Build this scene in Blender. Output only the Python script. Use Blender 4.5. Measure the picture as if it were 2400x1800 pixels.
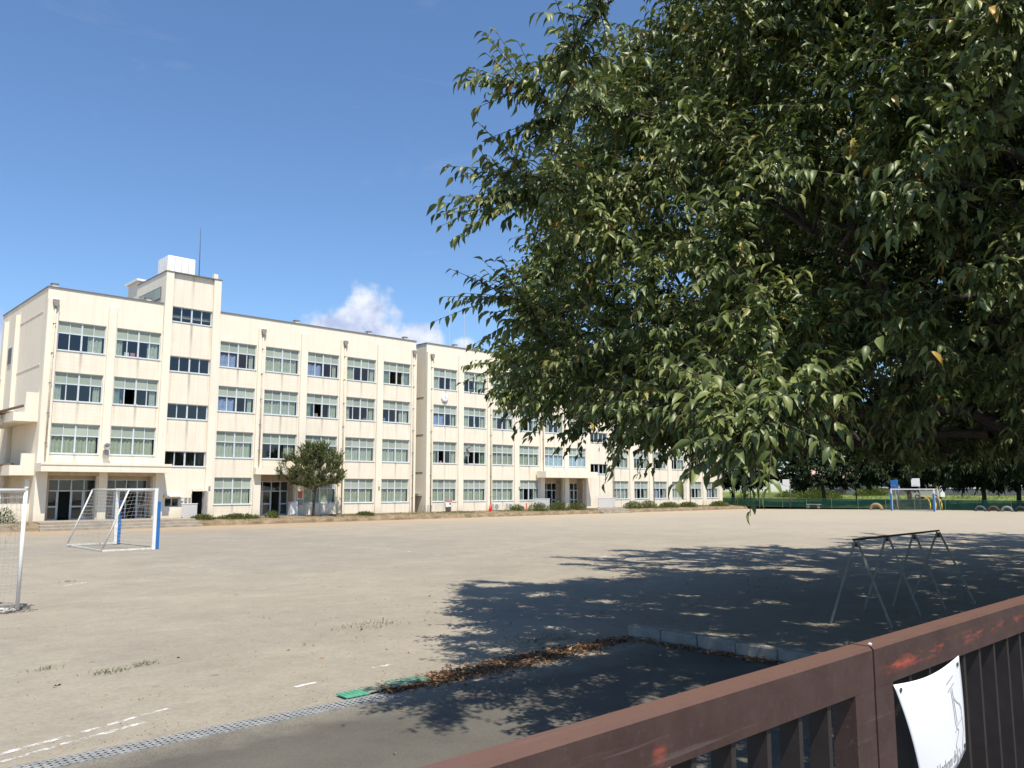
import bpy, math, random
import numpy as np
from mathutils import Vector, Matrix

for o in list(bpy.data.objects):
    bpy.data.objects.remove(o)
SC = bpy.context.scene
COL = SC.collection
R = math.radians
RNG = random.Random(7)

# ------------------------------------------------------------------ camera
# world: X runs along the school facade, Y points from the street to the facade (facade at Y=0),
# Z up, Z=0 is the playing field near the gate
cam_d = bpy.data.cameras.new('camera')
cam = bpy.data.objects.new('camera', cam_d)
COL.objects.link(cam)
cam.location = (0, -57.68, 2.2)
cam.rotation_euler = (R(90 + 7.2415), 0, R(-43.04))
cam_d.sensor_width = 36
cam_d.lens = 1924.4 / 2400 * 36
cam_d.clip_start = 0.05
cam_d.clip_end = 4000
SC.camera = cam

# ------------------------------------------------------------------ sky and sun
SUN_TRAVEL = Vector((0.18, 0.50, -1.0)).normalized()
sun_el = math.asin(-SUN_TRAVEL.z)
sun_az = math.atan2(-SUN_TRAVEL.x, -SUN_TRAVEL.y)

world = bpy.data.worlds.new('World')
SC.world = world
world.use_nodes = True
wt = world.node_tree
wt.nodes.clear()


def N(tree, kind, ins=None, **props):
    n = tree.nodes.new(kind)
    for k, v in props.items():
        setattr(n, k, v)
    if ins:
        for k, v in ins.items():
            s = n.inputs[k]
            if isinstance(v, bpy.types.NodeSocket):
                tree.links.new(v, s)
            else:
                s.default_value = v
    return n


def math_n(t, op, a, b=None, c=None, clamp=False):
    ins = {0: a}
    if b is not None:
        ins[1] = b
    if c is not None:
        ins[2] = c
    n = N(t, 'ShaderNodeMath', ins, operation=op)
    n.use_clamp = clamp
    return n.outputs[0]


def ramp(t, fac, stops, interp='LINEAR'):
    n = N(t, 'ShaderNodeValToRGB', {0: fac})
    cr = n.color_ramp
    cr.interpolation = interp
    while len(cr.elements) < len(stops):
        cr.elements.new(0.5)
    for e, (p, c) in zip(cr.elements, stops):
        e.position = p
        e.color = (c[0], c[1], c[2], 1) if isinstance(c, (tuple, list)) else (c, c, c, 1)
    return n.outputs[0]


def mixc(t, fac, a, b, mode='MIX'):
    n = t.nodes.new('ShaderNodeMix')
    n.data_type = 'RGBA'
    n.blend_type = mode
    for k, v in ((0, fac), (6, a), (7, b)):
        s = n.inputs[k]
        if isinstance(v, bpy.types.NodeSocket):
            t.links.new(v, s)
        elif k == 0:
            s.default_value = v
        else:
            s.default_value = (v[0], v[1], v[2], 1)
    return n.outputs[2]


def build_sky():
    t = wt
    sky = N(t, 'ShaderNodeTexSky', sky_type='NISHITA')
    sky.sun_disc = False
    sky.sun_elevation = sun_el
    sky.sun_rotation = sun_az
    sky.altitude = 50
    sky.air_density = 1.0
    sky.dust_density = 0.4
    sky.ozone_density = 4.0
    tc = N(t, 'ShaderNodeTexCoord')
    sep = N(t, 'ShaderNodeSeparateXYZ', {0: tc.outputs['Generated']})
    az = math_n(t, 'ARCTAN2', sep.outputs[0], sep.outputs[1])
    el = math_n(t, 'ARCSINE', sep.outputs[2])
    azd = math_n(t, 'MULTIPLY', az, 57.29578)
    eld = math_n(t, 'MULTIPLY', el, 57.29578)
    noise = N(t, 'ShaderNodeTexNoise', {'Vector': tc.outputs['Generated'], 'Scale': 22.0, 'Detail': 9.0, 'Roughness': 0.58})
    nz = math_n(t, 'SUBTRACT', noise.outputs[0], 0.5)
    total = None
    # low cumulus heads standing round the horizon
    for a0, e0, w, h in ((33.0, 9.8, 3.3, 4.1), (29.9, 9.6, 2.7, 2.3), (36.0, 9.6, 2.7, 2.4), (39.6, 10.0, 1.0, .9), (9.0, 7.0, 3.2, 4.2),
                         (-40, 8, 8, 5), (-95, 7, 9, 5), (150, 8, 9, 5), (88, 7, 8, 5), (-150, 6, 7, 4)):
        da = math_n(t, 'DIVIDE', math_n(t, 'SUBTRACT', azd, a0), w)
        de = math_n(t, 'DIVIDE', math_n(t, 'SUBTRACT', eld, e0), h)
        q = math_n(t, 'ADD', math_n(t, 'MULTIPLY', da, da), math_n(t, 'MULTIPLY', de, de))
        f = math_n(t, 'MAXIMUM', math_n(t, 'SUBTRACT', 1.0, q), -1.0)
        total = f if total is None else math_n(t, 'MAXIMUM', total, f)
    field = math_n(t, 'ADD', total, math_n(t, 'MULTIPLY', nz, 2.5))
    mask = ramp(t, field, [(0.06, 0.0), (0.75, 1.0)], 'EASE')
    n2 = N(t, 'ShaderNodeTexNoise', {'Vector': tc.outputs['Generated'], 'Scale': 30.0, 'Detail': 6.0, 'Roughness': 0.6})
    shade = math_n(t, 'ADD', n2.outputs[0], math_n(t, 'MULTIPLY', math_n(t, 'SUBTRACT', eld, 10.5), 0.035))
    ccol = ramp(t, shade, [(0.36, (3.3, 3.75, 5.2)), (0.66, (6.3, 6.4, 6.8))])
    # thin high wisps
    mp = N(t, 'ShaderNodeMapping', {'Vector': tc.outputs['Generated'], 'Scale': (5.0, 5.0, 16.0), 'Rotation': (0.3, 0.5, 0.2)})
    n3 = N(t, 'ShaderNodeTexNoise', {'Vector': mp.outputs[0], 'Scale': 1.4, 'Detail': 8.0, 'Roughness': 0.62, 'Distortion': 0.8})
    wisp = math_n(t, 'MULTIPLY', ramp(t, n3.outputs[0], [(0.60, 0.0), (0.85, 1.0)]), 0.08)
    tint = mixc(t, 1.0, sky.outputs[0], SKY_TINT, 'MULTIPLY')
    c1 = mixc(t, wisp, tint, (6.0, 6.3, 7.0))
    c2 = mixc(t, math_n(t, 'MULTIPLY', mask, 0.88), c1, ccol)
    bg = N(t, 'ShaderNodeBackground', {'Color': c2, 'Strength': SKY_STRENGTH})
    out = N(t, 'ShaderNodeOutputWorld', {'Surface': bg.outputs[0]})


SKY_STRENGTH = 0.125
SKY_TINT = (0.86, 0.98, 1.08)
build_sky()

sun_d = bpy.data.lights.new('sun', 'SUN')
sun_d.energy = 5.0
sun_d.angle = R(0.53)
sun_d.color = (1.0, 0.945, 0.845)
sun = bpy.data.objects.new('sun', sun_d)
COL.objects.link(sun)
sun.location = (-20, -90, 80)
sun.rotation_euler = SUN_TRAVEL.to_track_quat('-Z', 'Y').to_euler()

SC.view_settings.view_transform = 'Standard'
SC.view_settings.look = 'None'
SC.view_settings.exposure = 0.36
SC.view_settings.gamma = 1
SC.view_settings.use_curve_mapping = False
SC.render.engine = 'CYCLES'
SC.cycles.max_bounces = 4
SC.cycles.diffuse_bounces = 2
SC.cycles.glossy_bounces = 2
SC.cycles.transmission_bounces = 4
SC.cycles.transparent_max_bounces = 8
SC.cycles.use_denoising = True


# ------------------------------------------------------------------ materials
MATS = {}


def new_mat(name):
    m = bpy.data.materials.new(name)
    m.use_nodes = True
    t = m.node_tree
    t.nodes.clear()
    out = N(t, 'ShaderNodeOutputMaterial')
    MATS[name] = m
    return m, t, out


def bsdf(t, out, color, rough=0.6, spec=0.5, metal=0.0, normal=None):
    b = N(t, 'ShaderNodeBsdfPrincipled', {'Base Color': color if isinstance(color, bpy.types.NodeSocket) else (*color, 1),
                                         'Roughness': rough, 'Specular IOR Level': spec, 'Metallic': metal})
    if normal is not None:
        t.links.new(normal, b.inputs['Normal'])
    t.links.new(b.outputs[0], out.inputs['Surface'])
    return b


def plain(name, color, rough=0.6, spec=0.4, metal=0.0, vary=0.10, scale=6.0, bump=0.0, bscale=60.0):
    """a paint or solid: base colour with two octaves of grime and wear"""
    m, t, out = new_mat(name)
    tc = N(t, 'ShaderNodeTexCoord')
    n1 = N(t, 'ShaderNodeTexNoise', {'Vector': tc.outputs['Object'], 'Scale': scale, 'Detail': 6.0, 'Roughness': 0.65})
    k = ramp(t, n1.outputs[0], [(0.25, 1.0 - 2.2 * vary), (0.75, 1.0 + vary)])
    c = mixc(t, 1.0, color, k, 'MULTIPLY')
    nrm = None
    if bump:
        n2 = N(t, 'ShaderNodeTexNoise', {'Vector': tc.outputs['Object'], 'Scale': bscale, 'Detail': 3.0})
        nrm = N(t, 'ShaderNodeBump', {'Strength': bump, 'Distance': 0.01, 'Height': n2.outputs[0]}).outputs[0]
    bsdf(t, out, c, rough, spec, metal, nrm)
    return m


def wall_material():
    # rendered concrete painted cream, with grime blotches, faint vertical rain streaks and board lines
    m, t, out = new_mat('cream_wall')
    geo = N(t, 'ShaderNodeNewGeometry')
    n1 = N(t, 'ShaderNodeTexNoise', {'Vector': geo.outputs['Position'], 'Scale': 0.55, 'Detail': 7.0, 'Roughness': 0.6})
    mp = N(t, 'ShaderNodeMapping', {'Vector': geo.outputs['Position'], 'Scale': (3.2, 3.2, 0.22)})
    n2 = N(t, 'ShaderNodeTexNoise', {'Vector': mp.outputs[0], 'Scale': 1.0, 'Detail': 6.0, 'Roughness': 0.65})
    f1 = ramp(t, n1.outputs[0], [(0.3, 0.0), (0.75, 1.0)])
    f2 = ramp(t, n2.outputs[0], [(0.49, 0.0), (0.78, 0.44)])
    c = mixc(t, f1, (0.765, 0.69, 0.555), (0.80, 0.73, 0.60))
    c = mixc(t, f2, c, (0.60, 0.52, 0.41))
    n3 = N(t, 'ShaderNodeTexNoise', {'Vector': geo.outputs['Position'], 'Scale': 45.0, 'Detail': 4.0})
    bmp = N(t, 'ShaderNodeBump', {'Strength': 0.25, 'Distance': 0.01, 'Height': n3.outputs[0]})
    sepz = N(t, 'ShaderNodeSeparateXYZ', {0: geo.outputs['Position']})
    foot = math_n(t, 'MULTIPLY', ramp(t, math_n(t, 'ADD', math_n(t, 'MULTIPLY', sepz.outputs[2], 0.5), math_n(t, 'MULTIPLY', n2.outputs[0], 0.3)), [(0.18, 0.75), (0.55, 0.0)]), 0.7)
    c = mixc(t, foot, c, (0.46, 0.38, 0.28))
    bsdf(t, out, c, 0.85, 0.25, 0, bmp.outputs[0])


def spandrel_material():
    # the panels under the windows: board-marked, with a dark run-off streak under the middle mullion
    m, t, out = new_mat('spandrel_wall')
    tc = N(t, 'ShaderNodeTexCoord')
    geo = N(t, 'ShaderNodeNewGeometry')
    oi = N(t, 'ShaderNodeObjectInfo')
    sep = N(t, 'ShaderNodeSeparateXYZ', {0: tc.outputs['Object']})
    n1 = N(t, 'ShaderNodeTexNoise', {'Vector': geo.outputs['Position'], 'Scale': 0.9, 'Detail': 7.0, 'Roughness': 0.62})
    mp = N(t, 'ShaderNodeMapping', {'Vector': geo.outputs['Position'], 'Scale': (5.0, 1.0, 0.25)})
    n2 = N(t, 'ShaderNodeTexNoise', {'Vector': mp.outputs[0], 'Scale': 1.0, 'Detail': 7.0, 'Roughness': 0.7})
    c = mixc(t, ramp(t, n1.outputs[0], [(0.3, 0.0), (0.7, 1.0)]), (0.75, 0.665, 0.525), (0.80, 0.725, 0.595))
    c = mixc(t, ramp(t, n2.outputs[0], [(0.46, 0.0), (0.78, 0.55)]), c, (0.56, 0.48, 0.38))
    # streak
    ax = math_n(t, 'ABSOLUTE', math_n(t, 'ADD', sep.outputs[0], math_n(t, 'MULTIPLY', math_n(t, 'SUBTRACT', n2.outputs[0], .5), .10)))
    s = ramp(t, ax, [(0.015, 1.0), (0.13, 0.0)])
    fade = ramp(t, math_n(t, 'ADD', sep.outputs[2], 0.5), [(-0.0, 0.35), (1.0, 1.0)])
    k = math_n(t, 'MULTIPLY', math_n(t, 'MULTIPLY', s, fade), math_n(t, 'ADD', 0.28, math_n(t, 'MULTIPLY', oi.outputs['Random'], 0.45)))
    c = mixc(t, k, c, (0.30, 0.26, 0.21))
    # run-off under the ends of the sill
    ex = math_n(t, 'ABSOLUTE', math_n(t, 'SUBTRACT', math_n(t, 'ABSOLUTE', sep.outputs[0]), 1.36))
    c = mixc(t, math_n(t, 'MULTIPLY', math_n(t, 'MULTIPLY', ramp(t, ex, [(0.02, 1.0), (0.16, 0.0)]), fade), math_n(t, 'MULTIPLY', ramp(t, n2.outputs[0], [(0.35, 0.0), (0.6, 1.0)]), 0.38)), c, (0.40, 0.33, 0.25))
    # board joints: thin recessed lines every 0.24 m
    fr = math_n(t, 'FRACT', math_n(t, 'MULTIPLY', sep.outputs[2], 4.1))
    ln = ramp(t, fr, [(0.0, 1.0), (0.06, 0.0)])
    c = mixc(t, math_n(t, 'MULTIPLY', ln, 0.22), c, (0.50, 0.42, 0.32))
    n3 = N(t, 'ShaderNodeTexNoise', {'Vector': geo.outputs['Position'], 'Scale': 40.0, 'Detail': 4.0})
    h = math_n(t, 'SUBTRACT', n3.outputs[0], math_n(t, 'MULTIPLY', ln, 1.5))
    bmp = N(t, 'ShaderNodeBump', {'Strength': 0.3, 'Distance': 0.01, 'Height': h})
    bsdf(t, out, c, 0.85, 0.25, 0, bmp.outputs[0])


def glass_material(name, tint, base_refl=0.05, gain=1.0):
    m, t, out = new_mat(name)
    fr = N(t, 'ShaderNodeFresnel', {'IOR': 1.52})
    k = math_n(t, 'MULTIPLY', math_n(t, 'ADD', fr.outputs[0], base_refl), gain, clamp=True)
    tr = N(t, 'ShaderNodeBsdfTransparent', {'Color': (*tint, 1)})
    geo = N(t, 'ShaderNodeNewGeometry')
    # the exit face of the pane adds no second mirror
    k = math_n(t, 'MULTIPLY', k, math_n(t, 'SUBTRACT', 1.0, geo.outputs['Backfacing']))
    n3 = N(t, 'ShaderNodeTexNoise', {'Vector': geo.outputs['Position'], 'Scale': 1.3, 'Detail': 2.0})
    bmp = N(t, 'ShaderNodeBump', {'Strength': 0.06, 'Distance': 0.05, 'Height': n3.outputs[0]})
    gl = N(t, 'ShaderNodeBsdfGlossy', {'Color': (0.95, 0.97, 1, 1), 'Roughness': 0.03, 'Normal': bmp.outputs[0]})
    mx = N(t, 'ShaderNodeMixShader', {0: k, 1: tr.outputs[0], 2: gl.outputs[0]})
    t.links.new(mx.outputs[0], out.inputs['Surface'])


def frosted_material():
    m, t, out = new_mat('frosted_glass')
    oi = N(t, 'ShaderNodeObjectInfo')
    geo = N(t, 'ShaderNodeNewGeometry')
    n1 = N(t, 'ShaderNodeTexNoise', {'Vector': geo.outputs['Position'], 'Scale': 3.0, 'Detail': 6.0, 'Roughness': .7})
    f = math_n(t, 'ADD', math_n(t, 'MULTIPLY', oi.outputs['Random'], 0.6), math_n(t, 'MULTIPLY', n1.outputs[0], 0.4))
    c = ramp(t, f, [(0.1, (0.25, 0.29, 0.235)), (0.6, (0.34, 0.385, 0.315)), (0.95, (0.42, 0.46, 0.375))])
    n3 = N(t, 'ShaderNodeTexNoise', {'Vector': geo.outputs['Position'], 'Scale': 90.0, 'Detail': 2.0})
    bmp = N(t, 'ShaderNodeBump', {'Strength': 0.15, 'Distance': 0.004, 'Height': n3.outputs[0]})
    bsdf(t, out, c, 0.45, 0.25, 0, bmp.outputs[0])


def ground_material():
    # beaten earth of the playing field
    m, t, out = new_mat('field_earth')
    geo = N(t, 'ShaderNodeNewGeometry')
    P = geo.outputs['Position']
    sep = N(t, 'ShaderNodeSeparateXYZ', {0: P})
    big = N(t, 'ShaderNodeTexNoise', {'Vector': P, 'Scale': 0.06, 'Detail': 5.0, 'Roughness': 0.55, 'Distortion': 0.6})
    mid = N(t, 'ShaderNodeTexNoise', {'Vector': P, 'Scale': 0.55, 'Detail': 8.0, 'Roughness': 0.68})
    fin = N(t, 'ShaderNodeTexNoise', {'Vector': P, 'Scale': 16.0, 'Detail': 9.0, 'Roughness': 0.75})
    c = mixc(t, ramp(t, big.outputs[0], [(0.38, 0.0), (0.58, 1.0)]), (0.245, 0.228, 0.190), (0.345, 0.302, 0.230))
    st = N(t, 'ShaderNodeMapping', {'Vector': P, 'Scale': (0.5, 1.1, 1.0), 'Rotation': (0, 0, 0.9)})
    n4 = N(t, 'ShaderNodeTexNoise', {'Vector': st.outputs[0], 'Scale': 1.0, 'Detail': 8.0, 'Roughness': 0.7, 'Distortion': 0.7})
    c = mixc(t, ramp(t, n4.outputs[0], [(0.50, 0.0), (0.70, 0.5)]), c, (0.43, 0.385, 0.31))
    c = mixc(t, ramp(t, mid.outputs[0], [(0.33, 0.75), (0.56, 0.0)]), c, (0.20, 0.177, 0.142))
    c = mixc(t, ramp(t, mid.outputs[0], [(0.55, 0.0), (0.72, 0.35)]), c, (0.40, 0.35, 0.275))
    c = mixc(t, 0.50, c, ramp(t, fin.outputs[0], [(0.30, (0.155, 0.135, 0.105)), (0.48, (0.29, 0.25, 0.195)), (0.70, (0.37, 0.325, 0.255))]))
    n6 = N(t, 'ShaderNodeTexNoise', {'Vector': P, 'Scale': 3.2, 'Detail': 9.0, 'Roughness': 0.72, 'Distortion': 0.4})
    c = mixc(t, ramp(t, n6.outputs[0], [(0.34, 0.30), (0.50, 0.0)]), c, (0.195, 0.178, 0.148))
    c = mixc(t, ramp(t, n6.outputs[0], [(0.55, 0.0), (0.70, 0.30)]), c, (0.42, 0.375, 0.30))
    # reddish sand raked along the school edge of the field
    edge = math_n(t, 'ADD', sep.outputs[1], math_n(t, 'MULTIPLY', math_n(t, 'SUBTRACT', mid.outputs[0], 0.5), 9.0))
    ke = ramp(t, math_n(t, 'DIVIDE', math_n(t, 'ADD', edge, 20.0), 20.0), [(0.30, 0.0), (0.85, 0.75)])
    c = mixc(t, ke, c, (0.385, 0.27, 0.155))
    # pale, dusty far end
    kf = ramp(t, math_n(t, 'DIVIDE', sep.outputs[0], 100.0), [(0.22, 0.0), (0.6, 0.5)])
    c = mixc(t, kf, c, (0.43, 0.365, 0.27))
    vor = N(t, 'ShaderNodeTexVoronoi', {'Vector': P, 'Scale': 7.0, 'Randomness': 1.0})
    peb = ramp(t, vor.outputs['Distance'], [(0.05, 1.0), (0.10, 0.0)])
    c = mixc(t, math_n(t, 'MULTIPLY', peb, 0.5), c, (0.19, 0.165, 0.13))
    v2 = N(t, 'ShaderNodeTexVoronoi', {'Vector': P, 'Scale': 1.3, 'Randomness': 1.0})
    c = mixc(t, math_n(t, 'MULTIPLY', ramp(t, v2.outputs['Distance'], [(0.03, 0.8), (0.09, 0.0)]), ramp(t, fin.outputs[0], [(0.40, 0.0), (0.55, 1.0)])), c, (0.12, 0.10, 0.08))
    h = math_n(t, 'ADD', math_n(t, 'MULTIPLY', fin.outputs[0], 0.6), math_n(t, 'MULTIPLY', mid.outputs[0], 1.2))
    bmp = N(t, 'ShaderNodeBump', {'Strength': 0.5, 'Distance': 0.03, 'Height': h})
    bsdf(t, out, c, 0.95, 0.1, 0, bmp.outputs[0])


def asphalt_material():
    m, t, out = new_mat('old_asphalt')
    geo = N(t, 'ShaderNodeNewGeometry')
    P = geo.outputs['Position']
    mid = N(t, 'ShaderNodeTexNoise', {'Vector': P, 'Scale': 0.8, 'Detail': 8.0, 'Roughness': 0.65})
    fin = N(t, 'ShaderNodeTexNoise', {'Vector': P, 'Scale': 70.0, 'Detail': 6.0, 'Roughness': 0.75})
    vor = N(t, 'ShaderNodeTexVoronoi', {'Vector': P, 'Scale': 95.0})
    c = mixc(t, ramp(t, mid.outputs[0], [(0.35, 0.0), (0.68, 1.0)]), (0.088, 0.079, 0.064), (0.160, 0.144, 0.115))
    c = mixc(t, 0.45, c, ramp(t, fin.outputs[0], [(0.3, (0.05, 0.046, 0.038)), (0.72, (0.18, 0.166, 0.138))]))
    c = mixc(t, ramp(t, vor.outputs['Distance'], [(0.05, 0.35), (0.22, 0.0)]), c, (0.22, 0.21, 0.185))
    sy = N(t, 'ShaderNodeSeparateXYZ', {0: P})
    sand = math_n(t, 'ADD', math_n(t, 'MULTIPLY', math_n(t, 'ADD', sy.outputs[1], 50.95), 1.1), math_n(t, 'MULTIPLY', math_n(t, 'SUBTRACT', mid.outputs[0], 0.5), 1.8))
    c = mixc(t, math_n(t, 'MULTIPLY', ramp(t, sand, [(0.15, 0.0), (0.85, 1.0)]), ramp(t, fin.outputs[0], [(0.40, 0.15), (0.58, 0.75)])), c, (0.30, 0.265, 0.205))
    h = math_n(t, 'ADD', fin.outputs[0], vor.outputs['Distance'])
    bmp = N(t, 'ShaderNodeBump', {'Strength': 0.5, 'Distance': 0.008, 'Height': h})
    bsdf(t, out, c, 0.9, 0.2, 0, bmp.outputs[0])


def chalk_material():
    m, t, out = new_mat('chalk')
    geo = N(t, 'ShaderNodeNewGeometry')
    n1 = N(t, 'ShaderNodeTexNoise', {'Vector': geo.outputs['Position'], 'Scale': 7.0, 'Detail': 8.0, 'Roughness': 0.75})
    at = N(t, 'ShaderNodeAttribute', attribute_name='wear')
    k = ramp(t, math_n(t, 'SUBTRACT', n1.outputs[0], at.outputs['Fac']), [(0.02, 0.0), (0.16, 0.85)])
    d = N(t, 'ShaderNodeBsdfDiffuse', {'Color': (0.76, 0.74, 0.70, 1)})
    tr = N(t, 'ShaderNodeBsdfTransparent')
    mx = N(t, 'ShaderNodeMixShader', {0: k, 1: tr.outputs[0], 2: d.outputs[0]})
    t.links.new(mx.outputs[0], out.inputs['Surface'])


def leaf_material(name, stops, trans=(0.13, 0.22, 0.03), gloss=0.44, tmix=0.18, spec=0.45):
    m, t, out = new_mat(name)
    at = N(t, 'ShaderNodeAttribute', attribute_name='tint')
    geo = N(t, 'ShaderNodeNewGeometry')
    c = ramp(t, at.outputs['Fac'], stops)
    back = mixc(t, 1.0, c, (1.25, 1.25, 1.45), 'MULTIPLY')
    c2 = mixc(t, geo.outputs['Backfacing'], c, back)
    b = N(t, 'ShaderNodeBsdfPrincipled', {'Base Color': c2, 'Roughness': gloss, 'Specular IOR Level': spec})
    tr = N(t, 'ShaderNodeBsdfTranslucent', {'Color': mixc(t, 0.5, trans, c)})
    mx = N(t, 'ShaderNodeMixShader', {0: tmix, 1: b.outputs[0], 2: tr.outputs[0]})
    t.links.new(mx.outputs[0], out.inputs['Surface'])


def gate_material():
    # brown paint on steel: lighter top, chalked face, worn through to red primer along the edge
    m, t, out = new_mat('gate_paint')
    tc = N(t, 'ShaderNodeTexCoord')
    geo = N(t, 'ShaderNodeNewGeometry')
    P = geo.outputs['Position']
    sep = N(t, 'ShaderNodeSeparateXYZ', {0: P})
    n1 = N(t, 'ShaderNodeTexNoise', {'Vector': P, 'Scale': 9.0, 'Detail': 8.0, 'Roughness': 0.65})
    n2 = N(t, 'ShaderNodeTexNoise', {'Vector': P, 'Scale': 60.0, 'Detail': 6.0, 'Roughness': 0.7})
    c = mixc(t, ramp(t, n1.outputs[0], [(0.32, 0.0), (0.68, 1.0)]), (0.054, 0.028, 0.022), (0.080, 0.046, 0.038))
    c = mixc(t, ramp(t, n2.outputs[0], [(0.55, 0.0), (0.78, 0.4)]), c, (0.13, 0.10, 0.092))
    # lighter, redder brown on up-facing faces
    nz = N(t, 'ShaderNodeSeparateXYZ', {0: geo.outputs['Normal']})
    up = ramp(t, nz.outputs[2], [(0.45, 0.0), (0.9, 0.75)])
    c = mixc(t, up, c, (0.155, 0.080, 0.054))
    v1 = N(t, 'ShaderNodeTexVoronoi', {'Vector': P, 'Scale': 38.0, 'Randomness': 1.0})
    chip = math_n(t, 'MULTIPLY', ramp(t, v1.outputs['Distance'], [(0.06, 1.0), (0.13, 0.0)]), ramp(t, n1.outputs[0], [(0.52, 0.0), (0.66, 1.0)]))
    c = mixc(t, math_n(t, 'MULTIPLY', chip, 0.8), c, (0.020, 0.012, 0.010))
    sm = N(t, 'ShaderNodeMapping', {'Vector': P, 'Scale': (2.2, 60.0, 60.0), 'Rotation': (0, 0.25, 0)})
    n5 = N(t, 'ShaderNodeTexNoise', {'Vector': sm.outputs[0], 'Scale': 1.0, 'Detail': 4.0})
    c = mixc(t, ramp(t, n5.outputs[0], [(0.62, 0.0), (0.72, 0.45)]), c, (0.17, 0.13, 0.115))
    # primer showing: a scuffed line along the right leaf and one spot on the left leaf
    mp = N(t, 'ShaderNodeMapping', {'Vector': P, 'Scale': (7.0, 20.0, 38.0)})
    n3 = N(t, 'ShaderNodeTexNoise', {'Vector': mp.outputs[0], 'Scale': 1.0, 'Detail': 7.0, 'Roughness': 0.7})
    zl = math_n(t, 'ADD', math_n(t, 'MULTIPLY', math_n(t, 'SUBTRACT', sep.outputs[0], 2.0), 0.014), 1.783)
    dz = math_n(t, 'ABSOLUTE', math_n(t, 'SUBTRACT', sep.outputs[2], zl))
    band = ramp(t, math_n(t, 'MULTIPLY', dz, 48.0), [(0.10, 1.0), (1.0, 0.0)])
    xr = ramp(t, math_n(t, 'DIVIDE', sep.outputs[0], 5.0), [(0.388, 0.0), (0.41, 1.0)])
    w = math_n(t, 'MULTIPLY', math_n(t, 'MULTIPLY', band, xr), ramp(t, n3.outputs[0], [(0.48, 0.0), (0.62, 0.9)]))
    dx = math_n(t, 'SUBTRACT', sep.outputs[0], 1.125)
    dzz = math_n(t, 'SUBTRACT', sep.outputs[2], 1.775)
    rr = math_n(t, 'SQRT', math_n(t, 'ADD', math_n(t, 'MULTIPLY', dx, dx), math_n(t, 'MULTIPLY', dzz, dzz)))
    spot = math_n(t, 'MULTIPLY', ramp(t, math_n(t, 'MULTIPLY', rr, 30.0), [(0.2, 1.0), (0.75, 0.0)]), ramp(t, n3.outputs[0], [(0.40, 0.0), (0.6, 1.0)]))
    c = mixc(t, math_n(t, 'MAXIMUM', w, math_n(t, 'MULTIPLY', spot, 0.8)), c, (0.42, 0.085, 0.05))
    bmp = N(t, 'ShaderNodeBump', {'Strength': 0.35, 'Distance': 0.002, 'Height': n2.outputs[0]})
    bsdf(t, out, c, 0.55, 0.4, 0, bmp.outputs[0])


def bark_material():
    m, t, out = new_mat('cherry_bark')
    tc = N(t, 'ShaderNodeTexCoord')
    mp = N(t, 'ShaderNodeMapping', {'Vector': tc.outputs['Object'], 'Scale': (1, 1, 5)})
    n1 = N(t, 'ShaderNodeTexNoise', {'Vector': mp.outputs[0], 'Scale': 8.0, 'Detail': 7.0, 'Roughness': 0.7})
    c = ramp(t, n1.outputs[0], [(0.3, (0.035, 0.026, 0.022)), (0.7, (0.13, 0.10, 0.085))])
    bmp = N(t, 'ShaderNodeBump', {'Strength': 0.6, 'Distance': 0.02, 'Height': n1.outputs[0]})
    bsdf(t, out, c, 0.85, 0.2, 0, bmp.outputs[0])


def curtain_material(name, a, b):
    m, t, out = new_mat(name)
    oi = N(t, 'ShaderNodeObjectInfo')
    tc = N(t, 'ShaderNodeTexCoord')
    n1 = N(t, 'ShaderNodeTexNoise', {'Vector': tc.outputs['Object'], 'Scale': 5.0, 'Detail': 4.0})
    c = mixc(t, ramp(t, n1.outputs[0], [(0.3, 0.0), (0.7, 1.0)]), a, b)
    d = N(t, 'ShaderNodeBsdfDiffuse', {'Color': c})
    tr = N(t, 'ShaderNodeBsdfTranslucent', {'Color': c})
    mx = N(t, 'ShaderNodeMixShader', {0: 0.2, 1: d.outputs[0], 2: tr.outputs[0]})
    t.links.new(mx.outputs[0], out.inputs['Surface'])


wall_material(); spandrel_material(); ground_material(); asphalt_material(); chalk_material(); gate_material(); bark_material(); frosted_material()
glass_material('clear_glass', (0.88, 0.92, 0.91), 0.03, 1.0)
glass_material('car_glass', (0.15, 0.17, 0.17), 0.05, 1.0)
leaf_material('cherry_leaf', [(0.0, (0.040, 0.064, 0.017)), (0.45, (0.115, 0.145, 0.036)), (0.86, (0.21, 0.23, 0.066)), (0.955, (0.25, 0.25, 0.08)),
                              (0.965, (0.42, 0.33, 0.05)), (1.0, (0.44, 0.17, 0.03))])
leaf_material('far_leaf', [(0.0, (0.012, 0.022, 0.009)), (0.6, (0.021, 0.035, 0.013)), (1.0, (0.036, 0.054, 0.018))], tmix=0.1, spec=.2, gloss=.6)
leaf_material('yew_leaf', [(0.0, (0.05, 0.066, 0.02)), (0.6, (0.12, 0.14, 0.045)), (1.0, (0.22, 0.22, 0.085))], tmix=0.2)
leaf_material('weed_leaf', [(0.0, (0.060, 0.085, 0.022)), (0.6, (0.12, 0.15, 0.04)), (1.0, (0.24, 0.22, 0.09))], tmix=0.3, gloss=.6, spec=.2)
leaf_material('dead_leaf', [(0.0, (0.09, 0.05, 0.028)), (0.5, (0.27, 0.13, 0.06)), (1.0, (0.44, 0.30, 0.16))], trans=(0.3, 0.12, 0.03), gloss=.7, spec=.15)
curtain_material('cream_curtain', (0.50, 0.51, 0.41), (0.62, 0.62, 0.50))
curtain_material('blue_curtain', (0.30, 0.36, 0.62), (0.45, 0.50, 0.72))
curtain_material('pale_blue_curtain', (0.52, 0.66, 0.78), (0.66, 0.78, 0.86))
plain('aluminium', (0.58, 0.62, 0.64), 0.45, 0.5, 0.0, 0.06)
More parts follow.
